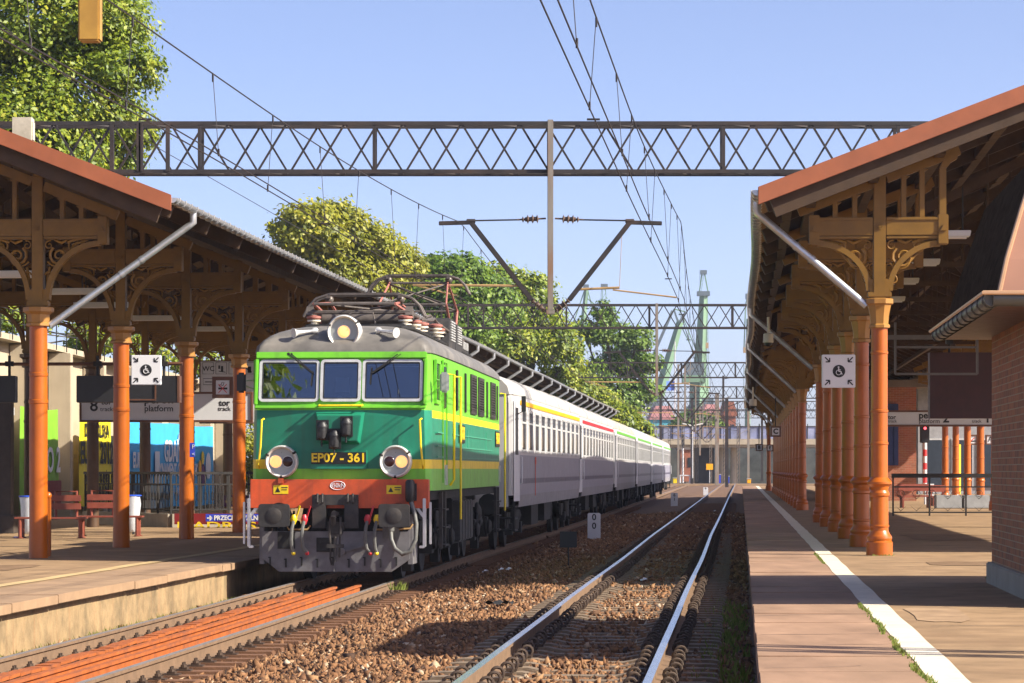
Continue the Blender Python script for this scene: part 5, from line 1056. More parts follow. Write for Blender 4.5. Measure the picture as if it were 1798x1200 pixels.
# body side fittings
for sx in (-1,1):
    X = sx*1.5
    for v0, v1, nm in ((7.1,8.35,0),(8.85,10.1,0),(11.9,13.1,0)):
        t = obj_of('ventilation_grille', None, loco); b = MB(); bx = lambda b, e0, e1, a, c, z0, z1: b.box(min(X+sx*e0, X+sx*e1), max(X+sx*e0, X+sx*e1), a, c, z0, z1)
        for a, c, z0, z1 in ((v0,v0+.1,2.86,3.6),(v1-.1,v1,2.86,3.6),(v0+.1,v1-.1,2.86,2.94),(v0+.1,v1-.1,3.54,3.6)): bx(b, -.01, .03, a, c, z0, z1)
        b.build('frame', M['iron'], t); b = MB(); bx(b, .001, .006, v0+.1, v1-.1, 2.94, 3.54); b.build('recess', M['rubber'], t); b = MB()
        for k in range(12): z = 2.955+k*.05; bx(b, .006, .024, v0+.1, v1-.1, z, z+.022)
        for k in range(6): v = v0+.2+k*(v1-v0-.3)/5; bx(b, .008, .026, v, v+.03, 2.94, 3.54)
        b.build('slats', M['iron'], t, smooth=None)
    for v in (5.9,10.9,13.6,4.2): b = MB(); bx(b, .003, .022, v, v+.24, 2.86, 3.58); b.build('narrow_window', M['boarddark'], loco, bevel=.01)
    t = obj_of('side_window', None, loco); b = MB()
    for a, c, z0, z1 in ((.62,.68,2.9,3.62),(1.24,1.3,2.9,3.62),(.68,1.24,2.9,2.96),(.68,1.24,3.56,3.62)): bx(b, -.04, .006, a, c, z0, z1)
    b.build('frame', M['lime'], t); b = MB(); bx(b, -.03, -.012, .68, 1.24, 2.96, 3.56); b.build('pane', mat('dark_window_pane', (.02,.05,.035), .08), t)
    b = MB()
    for a, c, z0, z1 in ((1.75,1.79,1.6,3.66),(2.42,2.46,1.6,3.66),(1.79,2.42,3.62,3.66)): bx(b, -.01, .012, a, c, z0, z1)
    t = b.build('cab_door', M['lime'], loco); b = MB(); bx(b, .003, .01, 1.9, 2.3, 2.86, 3.55); b.build('pane', mat('dark_window_pane', (.02,.05,.035), .08), t); b = MB()
    b = MB()
    for z in (2.02,2.2,2.42):
        bx(b, .0, .015, .7, 1.7, z, z+.018); bx(b, .0, .015, 3.5, 12.2 if z > 2.1 else 14.2, z, z+.018)
    for v in (6.5,10.8): bx(b, .0, .016, v, v+.06, 2.22, 2.55)
    b.build('side_ribs', mat('pale_teal_rib', (.06,.32,.2), .4), loco)
    for v in (2.7,4.0,14.7):
        b = MB(); lo = 1.55 if v == 2.7 else .95; b.tube([(X,v,3.44),(X+sx*.1,v,3.44),(X+sx*.1,v,lo+.1),(X+sx*.03,v,lo)] if v == 2.7 else [(X,v-.3 if v < 14 else v,3.44),(X+sx*.1,v,3.44),(X+sx*.1,v,lo)], .022, 8); b.build('grab_pole', M['yellow'], loco)
    for v in (4.7,13.2):
        b = MB(); bx(b, .0, .02, v, v+1.1, 2.3, 2.62); p = b.build('side_plate', M['black'], loco); text('EP07-361', .3, M['letteryellow'], (X+sx*.024,v+.55,2.46), p, rot=(math.pi/2,0,sx*math.pi/2), bold=.014, sx=.78)
    for v in (2.2,14.3):
        b = MB()
        for k in range(3): b.lathe([(.03,0),(.06,.03)], 10, (X+(.0 if sx > 0 else -.06),v,1.62+.11*k), 'X')
        b.box(X-.02,X+.03,v-.1,v+.1,1.56,1.9); b.build('jumper_sockets', M['alu'], loco)
        b = MB(); b.bar((X-sx*.05,v-.3,1.45), (X-sx*.05,v-.3,.5), .06, .14); b.bar((X-sx*.05,v+.3,1.45), (X-sx*.05,v+.3,.5), .06, .14)
        for z in (.55,.85,1.15): b.bar((X-sx*.05,v-.3,z), (X-sx*.05,v+.3,z), .16, .03)
        b.build('step_ladder', M['iron'], loco)
# underframe and bogies
b = MB(); b.box(-1.4,1.4,.1,15,1.32,1.47); b.box(-.6,.6,.3,14.8,.8,1.32); b.box(-1.25,1.25,6.2,9.2,.45,1.3)
b.build('underframe', M['dark'], loco, bevel=.02)
for k in range(5):
    v = 6.3+k*.6
    for x0 in (1.2,-1.38): b = MB(); b.box(x0,x0+.18,v,v+.5,.5,1.25); b.build('equipment_box', M['iron'], loco, bevel=.02)
for v0 in (3.4,12.0):
    t = obj_of('bogie', None, loco, (0,v0,0)); b = MB()
    for sx in (-1,1):
        b.prism([(-2.3,.75),(-2.1,.95),(-.8,.95),(-.5,.7),(.5,.7),(.8,.95),(2.1,.95),(2.3,.75),(2.2,.6),(.9,.65),(.5,.45),(-.5,.45),(-.9,.65),(-2.2,.6)], sx*1.1-.07, sx*1.1+.07, 'X')
        for y in (-1.52,1.52): b.box(sx*1.2-.12,sx*1.2+.12,y-.2,y+.2,.42,.84); b.lathe([(.14,0),(.16,.06),(.1,.1)], 14, (sx*1.3-(.0 if sx > 0 else .1),y,.63), 'X'); b.cyl((sx*1.12,y-.32,.6), (sx*1.12,y-.32,.98), .09); b.cyl((sx*1.12,y+.32,.6), (sx*1.12,y+.32,.98), .09)
        for y in (-2.3,2.3): b.box(sx*.98-.08,sx*.98+.08,y-.2,y+.2,.15,.5); b.tube([(sx*1.05,y,.9),(sx*1.1,y,.5),(sx*1.0,y,.2)], .04, 6)
        b.tube([(sx*1.25,-2,.9),(sx*1.32,-1.6,.55),(sx*1.3,-1.1,.75),(sx*1.28,-.6,.95)], .025, 6); b.lathe([(.2,0),(.22,.05),(.1,.12)], 16, (sx*1.22-(0 if sx > 0 else .12),-.4,.95), 'X')
        b.tube([(sx*1.3,.3,1.1),(sx*1.36,.5,.6),(sx*1.33,.9,.45),(sx*1.3,1.2,.8)], .025, 6); b.cyl((sx*1.1,.5,.75), (sx*1.1,1.1,.75), .16)
    b.box(-1,1,-.3,.3,.5,.9); b.build('frame', M['dark'], t, bevel=.01)
    for y in (-1.52,1.52):
        b = MB(); b.cyl((-.8,y,.625), (.8,y,.625), .09)
        for sx in (-1,1): b.lathe([(.1,-.02),(.2,-.06),(.5,-.05),(.56,-.07),(.625,-.07),(.625,.045),(.655,.05),(.655,.075),(.5,.07),(.2,.05),(.1,.03)] if sx < 0 else [(.1,-.03),(.2,-.05),(.5,-.07),(.655,-.075),(.655,-.05),(.625,-.045),(.625,.07),(.56,.07),(.5,.05),(.2,.06),(.1,.02)], 32, (sx*.755,y,.628), 'X')
        b.build('wheelset', M['iron'], t)
# ------------------------------------------------------------------ coaches
def coach_proto():
    t = thing('passenger_coach', 'x', 'railway coach'); L_ = 24.3; W_ = 1.42
    prof = lambda w: [(w*.98,.98),(w,1.25),(w,1.5),(w,1.62),(w,2.02),(w,2.15),(w,3.26),(w*.992,3.4),(w*.975,3.5)]
    st = [0,.03,1.25,L_/2,L_-1.25,L_-.03,L_]; wd = [.9,.955,1,1,1,.955,.9]; mi = [3,0,2,1,1,0,0,0]
    b = MB()
    for sx in (-1,1):
        base = len(b.v); m = 9
        for y, k in zip(st, wd): b.add([(sx*x, y, z) for x, z in prof(W_*k)], [])
        for i in range(len(st)-1):
            for j in range(m-1):
                if j == 0 and (i < 2 or i > 3): continue
                b.cur = (0 if (i < 2 or i > 3) else [4,1,2,1,1,0,0,0][j]); b.add([], [(base+i*m+j, base+i*m+j+1, base+(i+1)*m+j+1, base+(i+1)*m+j)])
    b.cur = 0
    for y in (0, L_): b.add([(-W_*.9,y,1.0),(W_*.9,y,1.0),(W_*.88,y,3.5),(-W_*.88,y,3.5)], [(0,1,2,3)])
    b.build('body', [M['coach'], M['lilac'], M['violet'], M['white'], M['skirt']], t, smooth=30)
    b = MB(); na = 12
    for y, k, e in ((-.02,.93,.97),(.05,.97,1),(1.25,1,1),(L_/2,1,1),(L_-1.25,1,1),(L_+.02,.93,.97)): b.add([(W_*.985*k*math.cos(math.pi*i/na), y, 3.48+.58*e*math.sin(math.pi*i/na)**.85) for i in range(na+1)], [])
    for i in range(5):
        for j in range(na): b.add([], [(i*(na+1)+j, i*(na+1)+j+1, (i+1)*(na+1)+j+1, (i+1)*(na+1)+j)])
    b.add([], [tuple(range(na+1)), tuple(range(5*(na+1), 6*(na+1)))])
    for y in (5.,9.7,14.5,19.2): b.tube([(W_*.99*math.cos(math.pi*i/na), y, 3.485+.585*math.sin(math.pi*i/na)**.85) for i in range(na+1)], .008, 4)
    for y in (4,10,16,21): b.lathe([(.12,0),(.16,.05),(.16,.1),(.05,.14)], 10, (0,y,4.04))
    b.build('roof', M['croof'], t, smooth=35)
    for sx in (-1,1):
        b = MB(); b.box(sx*1.435-.006 if sx > 0 else sx*1.435-.002, sx*1.435+.002 if sx > 0 else sx*1.435+.006, 1.3, L_-1.3, 3.28, 3.38); b.build('colour_band', M['orange_band'], t)
        for y in (.16, L_-1.16):
            b = MB(); z0 = 1.12
            b.add([(sx*(W_*.965+.012),y,z0),(sx*(W_+.012),y+1.0,z0),(sx*(W_+.012),y+1.0,3.36),(sx*(W_*.965+.012),y,3.36)] if y < 1 else [(sx*(W_+.012),y,z0),(sx*(W_*.965+.012),y+1.,z0),(sx*(W_*.965+.012),y+1.,3.36),(sx*(W_+.012),y,3.36)], [(0,1,2,3)])
            d = b.build('door', M['white'], t, smooth=None); b = MB(); f = (lambda s: W_*(.965+.035*s)) if y < 1 else (lambda s: W_*(1-.035*s))
            b.add([(sx*(f(.25)+.016),y+.25,2.15),(sx*(f(.75)+.016),y+.75,2.15),(sx*(f(.75)+.016),y+.75,3.2),(sx*(f(.25)+.016),y+.25,3.2)], [(0,1,2,3)]); b.build('door_window', M['boarddark'], d, smooth=None)
            b = MB(); hy = y+(1.06 if y < 1 else -.06); b.tube([(sx*(W_+.01),hy,1.5),(sx*(W_+.06),hy,1.52),(sx*(W_+.06),hy,2.1),(sx*(W_+.01),hy,2.12)], .016, 6); b.build('grab_rail', M['white'], d)
            b = MB()
            for z in (.45,.72,.98): b.box(min(sx*1.0,sx*1.4),max(sx*1.0,sx*1.4),y+.1,y+.9,z,z+.04)
            b.box(sx*1.37-.03,sx*1.37+.03,y+.06,y+.1,.45,1.1); b.build('steps', M['dark'], t)
    fr, pn, cu = MB(), MB(), MB(); w, h = 1.2, .98
    fr.v = []
    for a, c, z0, z1 in ((0,.06,0,h),(w-.06,w,0,h),(.06,w-.06,0,.06),(.06,w-.06,h-.06,h),(.06,w-.06,h*.66,h*.66+.045)): fr.box(-.005,.022,a,c,z0,z1)
    pn.box(0,.008,.06,w-.06,.06,h-.06); cu.box(-.1,-.09,.06,.35,.06,h-.06); cu.box(-.1,-.09,w-.33,w-.06,.06,h-.06)
    fm, pm = fr.mesh('frame', M['alu'], None), pn.mesh('window', mat('coach_window_pane', (.016,.017,.017), .12, var=.3, scale=2., spec=.15), None)
    cur = MB(); cur.box(.0085,.0125,.1,.3,.1,h*.62); cm = cur.mesh('curtain', M['curtain'], None)
    for sx in (-1,1):
        for k in range(11):
            o = obj_of('window', pm, t, (sx*1.421, 1.75+k*1.93+(w if sx < 0 else 0), 2.22), 0 if sx > 0 else math.pi); f = obj_of('frame', fm, o)
            if k % 3 != 2: obj_of('curtain', cm, o)
    b = MB(); b.box(-1.2,1.2,.2,L_-.2,.95,1.15); b.box(-1.15,1.15,8,10.2,.45,.95); b.box(.5,1.25,11,13.2,.5,.95); b.box(-1.25,-.5,11,13,.5,.95); b.box(-1.1,1.1,14.6,15.8,.55,.95); b.cyl((.7,6.9,.7), (.7,7.8,.7), .22)
    b.cyl((-.7,16.5,.7), (-.7,17.6,.7), .22); b.build('underframe', M['dark'], t, bevel=.01)
    for v0 in (3.2, L_-3.2):
        b = MB()
        for sx in (-1,1):
            b.prism([(-1.75,.55),(-1.6,.75),(-.6,.7),(-.4,.5),(.4,.5),(.6,.7),(1.6,.75),(1.75,.55),(1.5,.42),(-1.5,.42)], sx*1.02-.05, sx*1.02+.05, 'X')
            for y in (-1.25,1.25): b.lathe([(.46,-.06),(.46,.06),(.2,.07)], 24, (sx*.75,y,.46), 'X'); b.box(sx*1.12-.08,sx*1.12+.08,y-.15,y+.15,.34,.6); b.cyl((sx*1.05,y-.25,.5), (sx*1.05,y-.25,.85), .08, n=8); b.cyl((sx*1.05,y+.25,.5), (sx*1.05,y+.25,.85), .08, n=8)
            b.cyl((sx*1.1,-.15,.45), (sx*1.1,-.15,.9), .12); b.cyl((sx*1.1,.25,.45), (sx*1.1,.25,.9), .12)
        b.build('bogie', M['dark'], t, loc=(0,v0,0))
    b = MB(); b.box(-.55,.55,-.28,0,1.15,3.4)
    for u in (-.875,.875): b.cyl((u,-.3,1.06), (u,0,1.06), .1); b.cyl((u,-.33,1.06), (u,-.29,1.06), .24)
    b.build('gangway', M['rubber'], t, bevel=.03); return t
C0 = coach_proto()
specs = [('orange_band','croof','first-class coach with amber band and mirror black door window, directly behind the locomotive'),('red_band','croof','coach with crimson band, second behind the locomotive'),('green_band','croofcream','cream roofed coach with green band, third behind the locomotive'),
         ('green_band','croofblue','bluish roofed coach with green band, fourth behind the locomotive'),('green_band','croofcream','coach with green band and cream roof, fifth behind the locomotive'),('green_band','croof','last grey roofed coach of the train')]
for i, (bm_, rm, lab) in enumerate(specs):
    c = C0 if i == 0 else copy_tree(C0); D0 = 61.55+24.85*i; x0, x1 = float(cL(D0)), float(cL(D0+24.3)); c.location = (x0+.1*(i == 0),D0,0); c.rotation_euler.z = -math.atan2(x1-x0, 24.3); tag(c, lab, 'railway coach', 'coaches of the train')
    for ch in c.children:
        k = ch.name.split('.')[0]
        if k in ('colour_band','roof') and i:
            me = ch.data.copy(); ch.data = me; me.materials[0] = M[bm_ if k == 'colour_band' else rm]
b = MB(); b.box(1.53,1.63,.4,.46,3.1,3.45); b.tube([(1.42,.55,3.05),(1.58,.45,3.12)], .012, 5); b.build('mirror', M['rubber'], C0, bevel=.03)
b = MB(); b.box(1.43,1.445,5.6,5.85,1.95,2.12); b.box(1.43,1.44,5.66,5.74,1.2,1.95); b.build('red_marking', mat('coral_marking', (.65,.12,.08), .5), C0)
# ------------------------------------------------------------------ gantries
def gantry(D, xm, lab, xl=None, xr=None, legs=True, pm='postpaint', low=5.35, arms=True, detail=True):
    xl = K*D-22 if xl is None else xl; xr = K*D+9.4 if xr is None else xr; zb, zt = 8.52, 9.6; w = .62
    t = thing('catenary_gantry', lab, 'gantry', (xm, D, 0)); o_ = Vector((xm,D,0))
    def B(): b = MB(); b.M = Matrix.Translation(-o_); return b
    b = B()
    for y in (D-w/2, D+w/2):
        for z in (zb, zt): b.bar((xl,y,z), (xr,y,z), .085, .085)
    b.build('chord', M['gantry'], t, smooth=None)
    b = B(); n = int((xr-xl)/.65); s = (xr-xl)/n
    for i in range(n):
        x = xl+i*s
        for y, f in ((D-w/2,0),(D+w/2,1)):
            a, c = ((zb,zt) if (i+f) % 2 else (zt,zb)); b.bar((x,y,a), (x+s,y,c), .045, .05, (0,1,0))
        for z in (zb, zt):
            if detail: b.bar((x,D-w/2,z), (x+s,D+w/2,z) if i % 2 else (x+s,D-w/2,z), .04, .04)
        if abs(x-(K*D-13.8)) < .8:
            for q in (x, x+.6): b.bar((q,D-w/2-.02,zb), (q,D-w/2-.02,zt), .09, .09)
        if i % 6 == 3:
            for y in (D-w/2, D+w/2): b.bar((x,y,zb), (x,y,zt), .07, .07)
    b.build('lattice', M['gantry'], t, smooth=None)
    if legs:
        for x in (xl+.5, xr-.5):
            b = B()
            for dx in (-.3,.3):
                for dy in (-.25,.25): b.bar((x+dx,D+dy,-.5), (x+dx,D+dy,zt), .08, .08)
            for k in range(12):
                z = -.2+k*.8
                for dy in (-.25,.25): b.bar((x-.3,D+dy,z), (x+.3,D+dy,z+.8), .04, .05, (0,1,0)); b.bar((x+.3,D+dy,z), (x-.3,D+dy,z+.8), .04, .05, (0,1,0))
            b.build('lattice_leg', M['gantry'], t, smooth=None)
    b = B(); y = D-w/2-.12; b.box(xm-.065,xm+.065,y-.09,y+.03,low,zt+.06); arms and b.box(xm-.1,xm+.1,y-.1,y+.05,low-.05,low+.05); b.build('drop_post', M[pm], t, bevel=.01)
    if not arms: return t
    y -= .02
    for sg, tip in ((-1, float(cL(D))), (1, float(cR(D)))):
        zt2 = 7.36; e = xm+sg*2.5; el = xm+sg*1.78; b = B()
        b.bar((el,y,zt2), (e,y,zt2-.02), .09, .09); b.bar((el,y,zt2), (xm+sg*.42,y,5.62), .11, .1, (0,1,0)); b.cyl((el-sg*.1,y,zt2+.03), (el+sg*.1,y,zt2+.03), .05)
        b.build('bracket_arm', M['gantry'], t, bevel=.01)
        b = B(); b.tube([(el,y,zt2+.04),(xm+sg*.75,y,7.42)], .018, 6); b.build('stay_wire', M['wire'], t)
        b = B()
        p, q = Vector((xm+sg*.75,y,7.42)), Vector((xm+sg*.1,y,7.45)); d = q-p
        b.tube([p+d*k/24 for k in range(25)], [.02+.055*(k % 4 == 1 and 4 < k < 20)+.03*(6 < k < 18) for k in range(25)], 10); b.build('insulator', M['insulator'], t); b = B()
        p, q = Vector((xm+sg*.42,y,5.62)), Vector((xm+sg*.08,y,5.35)); d = q-p
        b.tube([p+d*k/16 for k in range(17)], [.03+.05*(k % 4 == 1)+.025*(4 < k < 13) for k in range(17)], 10)
        b.build('insulator', M['insulator'], t)
        b = B(); x0 = xm+sg*.62
        if sg > 0: b.tube([(x0,y,5.86),(xm+1.55,y,5.9)], .028, 6); b.tube([(xm+1.4,y,5.85),(tip+.05,y,5.68)], .018, 6); b.tube([(xm+1.55,y,5.92),(xm+1.6,y,7.1)], .006, 4)
        else: b.tube([(x0,y,5.94),(tip-.9,y,5.96)], .028, 6); b.tube([(tip-.8,y,5.94),(tip+.1,y,5.72)], .018, 6)
        b.build('registration_arm', M['brassarm'], t)
    return t
gantry(17.2, (174-899)*17.1/FOC, 'nearest overhead gantry, only its yellow post end hangs into view at top left', -14, 12, True, 'yellowpost', CAMZ+746*16.85/FOC, False)
gantry(63, .86, 'nearest full catenary gantry spanning both canopies, with rusty post and two arms')
names = ['second catenary gantry behind the pantographs, in front of the trees','third catenary gantry in line along the tracks','fourth catenary gantry in line along the tracks','fifth catenary gantry, small and far, before the bridge','farthest catenary gantry close to the concrete bridge']
for i, D in enumerate((132,203,262,318,362)): gantry(D, float(cL(D)+cR(D))/2+(.0 if D < 210 else -.1), names[i], xr=K*D+14)
def catenary(f, lab, D0=-8, off=0.):
    sup = [D0, 63, 132, 203, 262, 318]; t = thing('overhead_line', lab, 'overhead wires', (float(f(63)),63,0)); o_ = Vector(t.location)
    def sag(D, zs, s):
        for a, c in zip(sup, sup[1:]):
            if a <= D <= c: u = (D-a)/(c-a); return zs-4*s*u*(1-u)
        return zs
    def zig(D):
        for k, (a, c) in enumerate(zip(sup, sup[1:])):
            if a <= D <= c: u = (D-a)/(c-a); v = .15*(1-2*u)*(1 if k % 2 else -1); return v
        return 0
    Dl = np.arange(4, 318, 1.5)
    b = MB(); b.M = Matrix.Translation(-o_); b.tube([(float(f(D))+off+zig(D)*1.2, D, sag(D,7.4,.85)) for D in Dl], .0095, 5); b.build('messenger_wire', M['wire'], t)
    for dx in (-.07,.07): b = MB(); b.M = Matrix.Translation(-o_); b.tube([(float(f(D))+off+zig(D)*1.2+dx, D, sag(D,5.66,.06)) for D in Dl], .0085, 5); b.build('contact_wire', M['wire'], t)
    for k in range(46):
        D = 12+k*4.3; b = MB(); b.M = Matrix.Translation(-o_); x = float(f(D))+off+zig(D)*1.2; z0, z1 = sag(D,5.66,.06), sag(D,7.4,.85); b.tube([(x+(.07 if k % 2 else -.07),D,z0),(x,D,z1)], .0045, 4); b.cyl((x,D,z1-.1), (x,D,z1), .013, n=5); b.cyl((x+(.07 if k % 2 else -.07),D,z0-.02), (x+(.07 if k % 2 else -.07),D,z0+.07), .013, n=5)
        b.build('dropper', M['wire'], t)
        if k % 3 == 1: b = MB(); b.M = Matrix.Translation(-o_); b.bar((x-.07,D+1,sag(D+1,5.66,.06)+.01), (x+.07,D+1,sag(D+1,5.66,.06)+.01), .03, .02); b.build('spacer', M['wire'], t)
catenary(cL, 'overhead wires above the locomotive track'); catenary(cR, 'overhead wires above the clear track')
b = MB(); b.tube([(-9,20,9.3),(-8.2,63,9.2),(-3,132,9.2)], .01, 4); tag(b.build('feeder_wire', M['wire']), 'single feeder wire high above the left canopy', 'wire')
b = MB(); b.box(-.16,.16,-.16,.16,-.3,.27); b.box(.161,.18,-.1,.1,-.1,.2); tag(b.build('roof_vent', mat('cream_vent', (.5,.45,.35), .6, var=.15, dirt=.4), loc=at(41,236,47.5)), 'small cream metal box on the left canopy roof', 'roof vent')

# ------------------------------------------------------------------ trees
def tree(name, lab, base, crowns, m, n, leaf, seed, trunk_r=.35, cat='tree', group='trees beyond the left platform', droop=.0):
    r = np.random.default_rng(seed); t = thing(name, lab, cat, base, 0, group); o_ = np.array(base)
    cs = np.array([c[:3] for c in crowns], float); rs = np.array([c[3] for c in crowns], float)
    wts = rs**2/np.sum(rs**2); V = []; F_ = []; T = []
    per = 26; nc = n//per
    ci = r.choice(len(cs), nc, p=wts); d = r.normal(size=(nc,3)); d /= np.linalg.norm(d, axis=1)[:,None]; d[:,2] = np.where(d[:,2] < -.3, d[:,2]*.4, d[:,2])
    rr = rs[ci]*(.62+.42*r.random(nc)**.55); cc = cs[ci]+d*rr[:,None]*np.array([1,1,.88]); csz = rs[ci]*r.uniform(.1,.22,nc)+leaf
    pos = cc[:,None]+r.normal(size=(nc,per,3))*csz[:,None,None]*np.array([.62,.62,.5]); pos = pos.reshape(-1,3); N = len(pos)
    outw = np.repeat(d, per, 0); nr = outw*.8+r.normal(size=(N,3))*.5+np.array([.3,-.15,.5]); nr /= np.linalg.norm(nr, axis=1)[:,None]
    a = np.cross(nr, r.normal(size=(N,3))); a /= np.linalg.norm(a, axis=1)[:,None]; bb = np.cross(nr, a); s = leaf*r.uniform(.6,1.3,N)
    P = np.stack([pos-a*s[:,None], pos+bb*s[:,None]*.55-nr*s[:,None]*.15, pos+a*s[:,None], pos-bb*s[:,None]*.55-nr*s[:,None]*.15], 1)
    tint = np.clip(np.repeat(r.normal(.52,.17,nc), per)+r.normal(0,.13,N), 0, 1)
    cr = np_mesh('crown', (P-o_).reshape(-1,3), np.arange(N*4).reshape(-1,4), m, tint=np.repeat(tint,4)); cr.parent = t
    b = MB(); top = cs.mean(0)-o_; b.tube([(0,0,-.5),(top[0]*.15,top[1]*.15,top[2]*.3),(top[0]*.6,top[1]*.6,top[2]*.65),tuple(top)], [trunk_r*1.25,trunk_r,trunk_r*.7,trunk_r*.3], 10)
    st = Vector((top[0]*.3,top[1]*.3,top[2]*.42))
    for c in cs:
        e = Vector(c-o_); mid = st.lerp(e,.5)+Vector((0,0,.6)); b.tube([st,mid,e], [trunk_r*.45,trunk_r*.3,trunk_r*.1], 6)
        for k in range(5): q = e+Vector(np.clip(r.normal(size=3),-1.2,1.2)*rs.min()*.45); b.tube([mid.lerp(e,.5),(mid.lerp(e,.6)+q)/2+Vector((0,0,.3)),q], [trunk_r*.12,trunk_r*.08,trunk_r*.02], 5)
    b.build('trunk', M['bark'], t); return t
def cr(px, py, rpx, D, dd=0.): p = at(px, py, D+dd); return (p.x, p.y, p.z, rpx*D/FOC)
D = 88; tree('lime_tree', 'tall bright leafy tree rising above the left canopy, nearest the camera', (-18.5,D,1.), [cr(90,60,150,D),cr(-60,180,180,D,2),cr(130,190,120,D,-1),cr(215,130,62,D,-2),cr(60,-80,190,D,1),cr(232,235,50,D,-1),cr(170,40,95,D,-1),cr(40,280,150,D,-2),cr(180,270,75,D),cr(255,110,30,D,-2)], M['leaf'], 105000, .09, 3, .45)
D = 150; tree('lime_tree', 'rounded golden green tree showing above the left canopy and left of the pantograph', (-8.5,D,0), [cr(570,430,78,D),cr(640,480,80,D,2),cr(540,410,56,D,-2),cr(600,395,42,D),cr(660,430,40,D),cr(500,400,24,D),cr(700,470,48,D,3),cr(590,500,90,D,1)], M['leafgold'], 38000, .15, 5, .4)
D = 172; tree('broadleaf_tree', 'green tree behind the raised pantograph', (-3.5,D,0), [cr(790,510,64,D),cr(840,540,70,D,2),cr(770,480,34,D),cr(820,475,30,D),cr(740,520,50,D),cr(800,580,70,D)], M['leafdeep'], 26000, .16, 6, .4)
D = 190; tree('broadleaf_tree', 'green tree between the pantograph and the dark leafy tree by the cranes', (1.,D,0), [cr(905,545,62,D),cr(945,580,58,D,2),cr(880,500,40,D),cr(930,520,44,D),cr(970,610,50,D),cr(900,610,70,D),cr(985,650,40,D)], M['leaf'], 26000, .17, 8, .4)
D = 238; tree('broadleaf_tree', 'dark green open tree with the cranes behind, above the coaches', (8.6,D,0), [cr(1068,590,36,D),cr(1100,640,44,D,2),cr(1042,660,30,D),cr(1062,550,22,D),cr(1118,600,28,D),cr(1085,710,46,D),cr(1142,640,20,D),cr(1024,578,22,D),cr(1120,690,32,D),cr(1140,690,20,D)], M['leafdeep'], 17000, .19, 9, .4)
D = 215; tree('bush', 'yellow green bushes behind the end of the left canopy', (7.,D,0), [cr(1050,720,40,D),cr(1090,745,34,D),cr(1120,760,26,D),cr(1010,690,44,D)], M['leaf'], 14000, .17, 10, .2, 'bush')
tree('shrub', 'green shrubs hanging over the pale retaining wall at left', (-21.,100,5.), [(-19.2,90,7.5,1.7),(-17.8,97,7.2,1.2),(-16.4,110,6.9,1.1),(-21,86,7.9,2.4),(-18.5,103,7.6,1.6),(-15.6,119,6.7,1.1),(-16.6,114,7.2,1.4),(-14.4,128,6.6,1.2)], M['leaf'], 22000, .1, 12, .1, 'shrub')
tree('shrub', 'yellow flowering shrubs beyond the end of the retaining wall', (-13.,140,0.), [(-13.6,139,1.5,2.0),(-12.6,142,2.2,2.2),(-11.6,145,1.4,1.8),(-10.6,148,2.0,2.2),(-14.5,143,3.6,2.4)], M['leafgold'], 16000, .1, 13, .1, 'shrub')
b = MB(); b.add([(-40,66,3.),(-20.1,66,5.6),(-14.4,134,5.0),(-15,165,3),(-60,175,9),(-60,60,9)], [(0,1,2,3,4,5)]); tag(b.build('embankment', M['earth'], smooth=None), kind='structure')

# ------------------------------------------------------------------ far bridge, buildings, cranes
DB = 392
t = thing('road_bridge', 'concrete road bridge with round pillars across the far end of the tracks', 'bridge', (35,DB,0)); o_ = Vector(t.location)
def B(): b = MB(); b.M = Matrix.Translation(-o_); return b
zd = at(0,786,DB).z; b = B(); b.box(8,90,DB,DB+14,zd,zd+.9); b.box(8,90,DB-.6,DB+.1,zd+.4,zd+1.2); b.build('deck', M['buff'], t, smooth=None)
for x in (1211,1269,1289):
    p = at(x,840,DB+3); b = B()
    if x == 1211: b.box(p.x-.6,p.x+.6,DB+2,DB+12,-.6,zd)
    else: b.cyl((p.x,DB+3,-.6), (p.x,DB+3,zd), .5, n=20)
    b.build('pillar', M['buff'], t)
p = at(1216,700,DB); q = at(1262,700,DB); b = B(); b.box(p.x,q.x,DB+9,DB+10,-.6,zd); b.build('underpass_wall', mat('dark_grey_underpass_wall', (.09,.09,.095), .85, var=.3, scale=.6), t, smooth=None)
b = B(); b.box(8,90,DB+22,DB+23,-.6,zd+.6); b.build('abutment_wall', mat('dark_abutment', (.06,.065,.06), .9, var=.7, scale=.5, dirt=.6, dirt_rgb=(.13,.12,.1)), t, smooth=None)  # added dark backdrop that closes the bright sky gaps under the deck
b = B(); b.box(8,90,DB-.5,DB-.4,zd+1.2,zd+3.0); b.build('noise_screen', mat('blue_graffiti_screen', (.2,.22,.36), .6, var=.6, scale=.35, dirt=.8, dirt_rgb=(.45,.45,.5)), t, smooth=None)
b = B()
for i in range(60): x = 9+i*1.35; b.box(x,x+.1,DB-.62,DB-.52,zd+1.2,zd+3.3)
b.box(8,90,DB-.62,DB-.52,zd+2.9,zd+3.0); b.build('screen_post', M['gantry'], t, smooth=None)
def box_building(name, lab, px0, px1, py0, py1, D, dep, m, roofm, nw=4, gable=False):
    a, c = at(px0,py0,D), at(px1,py1,D); t = thing(name, lab, 'building', ((a.x+c.x)/2,D,c.z)); w = c.x-a.x; h = a.z-c.z
    b = MB(); b.box(-w/2,w/2,0,dep,0,h); b.build('wall', m, t, smooth=None); b = MB()
    if gable: b.prism([(-w/2-.3,h),(w/2+.3,h),(w*.3,h+h*.45),(-w*.3,h+h*.45)], -.3, dep+.3)
    else: b.box(-w/2-.2,w/2+.2,-.2,dep+.2,h,h+.3)
    b.build('roof', roofm, t, smooth=None)
    for i in range(nw): x = -w/2+w*(i+.5)/nw; b = MB(); b.box(x-w*.12/nw*2,x+w*.12/nw*2,-.06,-.01,h*.45,h*.75); b.build('window', M['boarddark'], t, smooth=None)
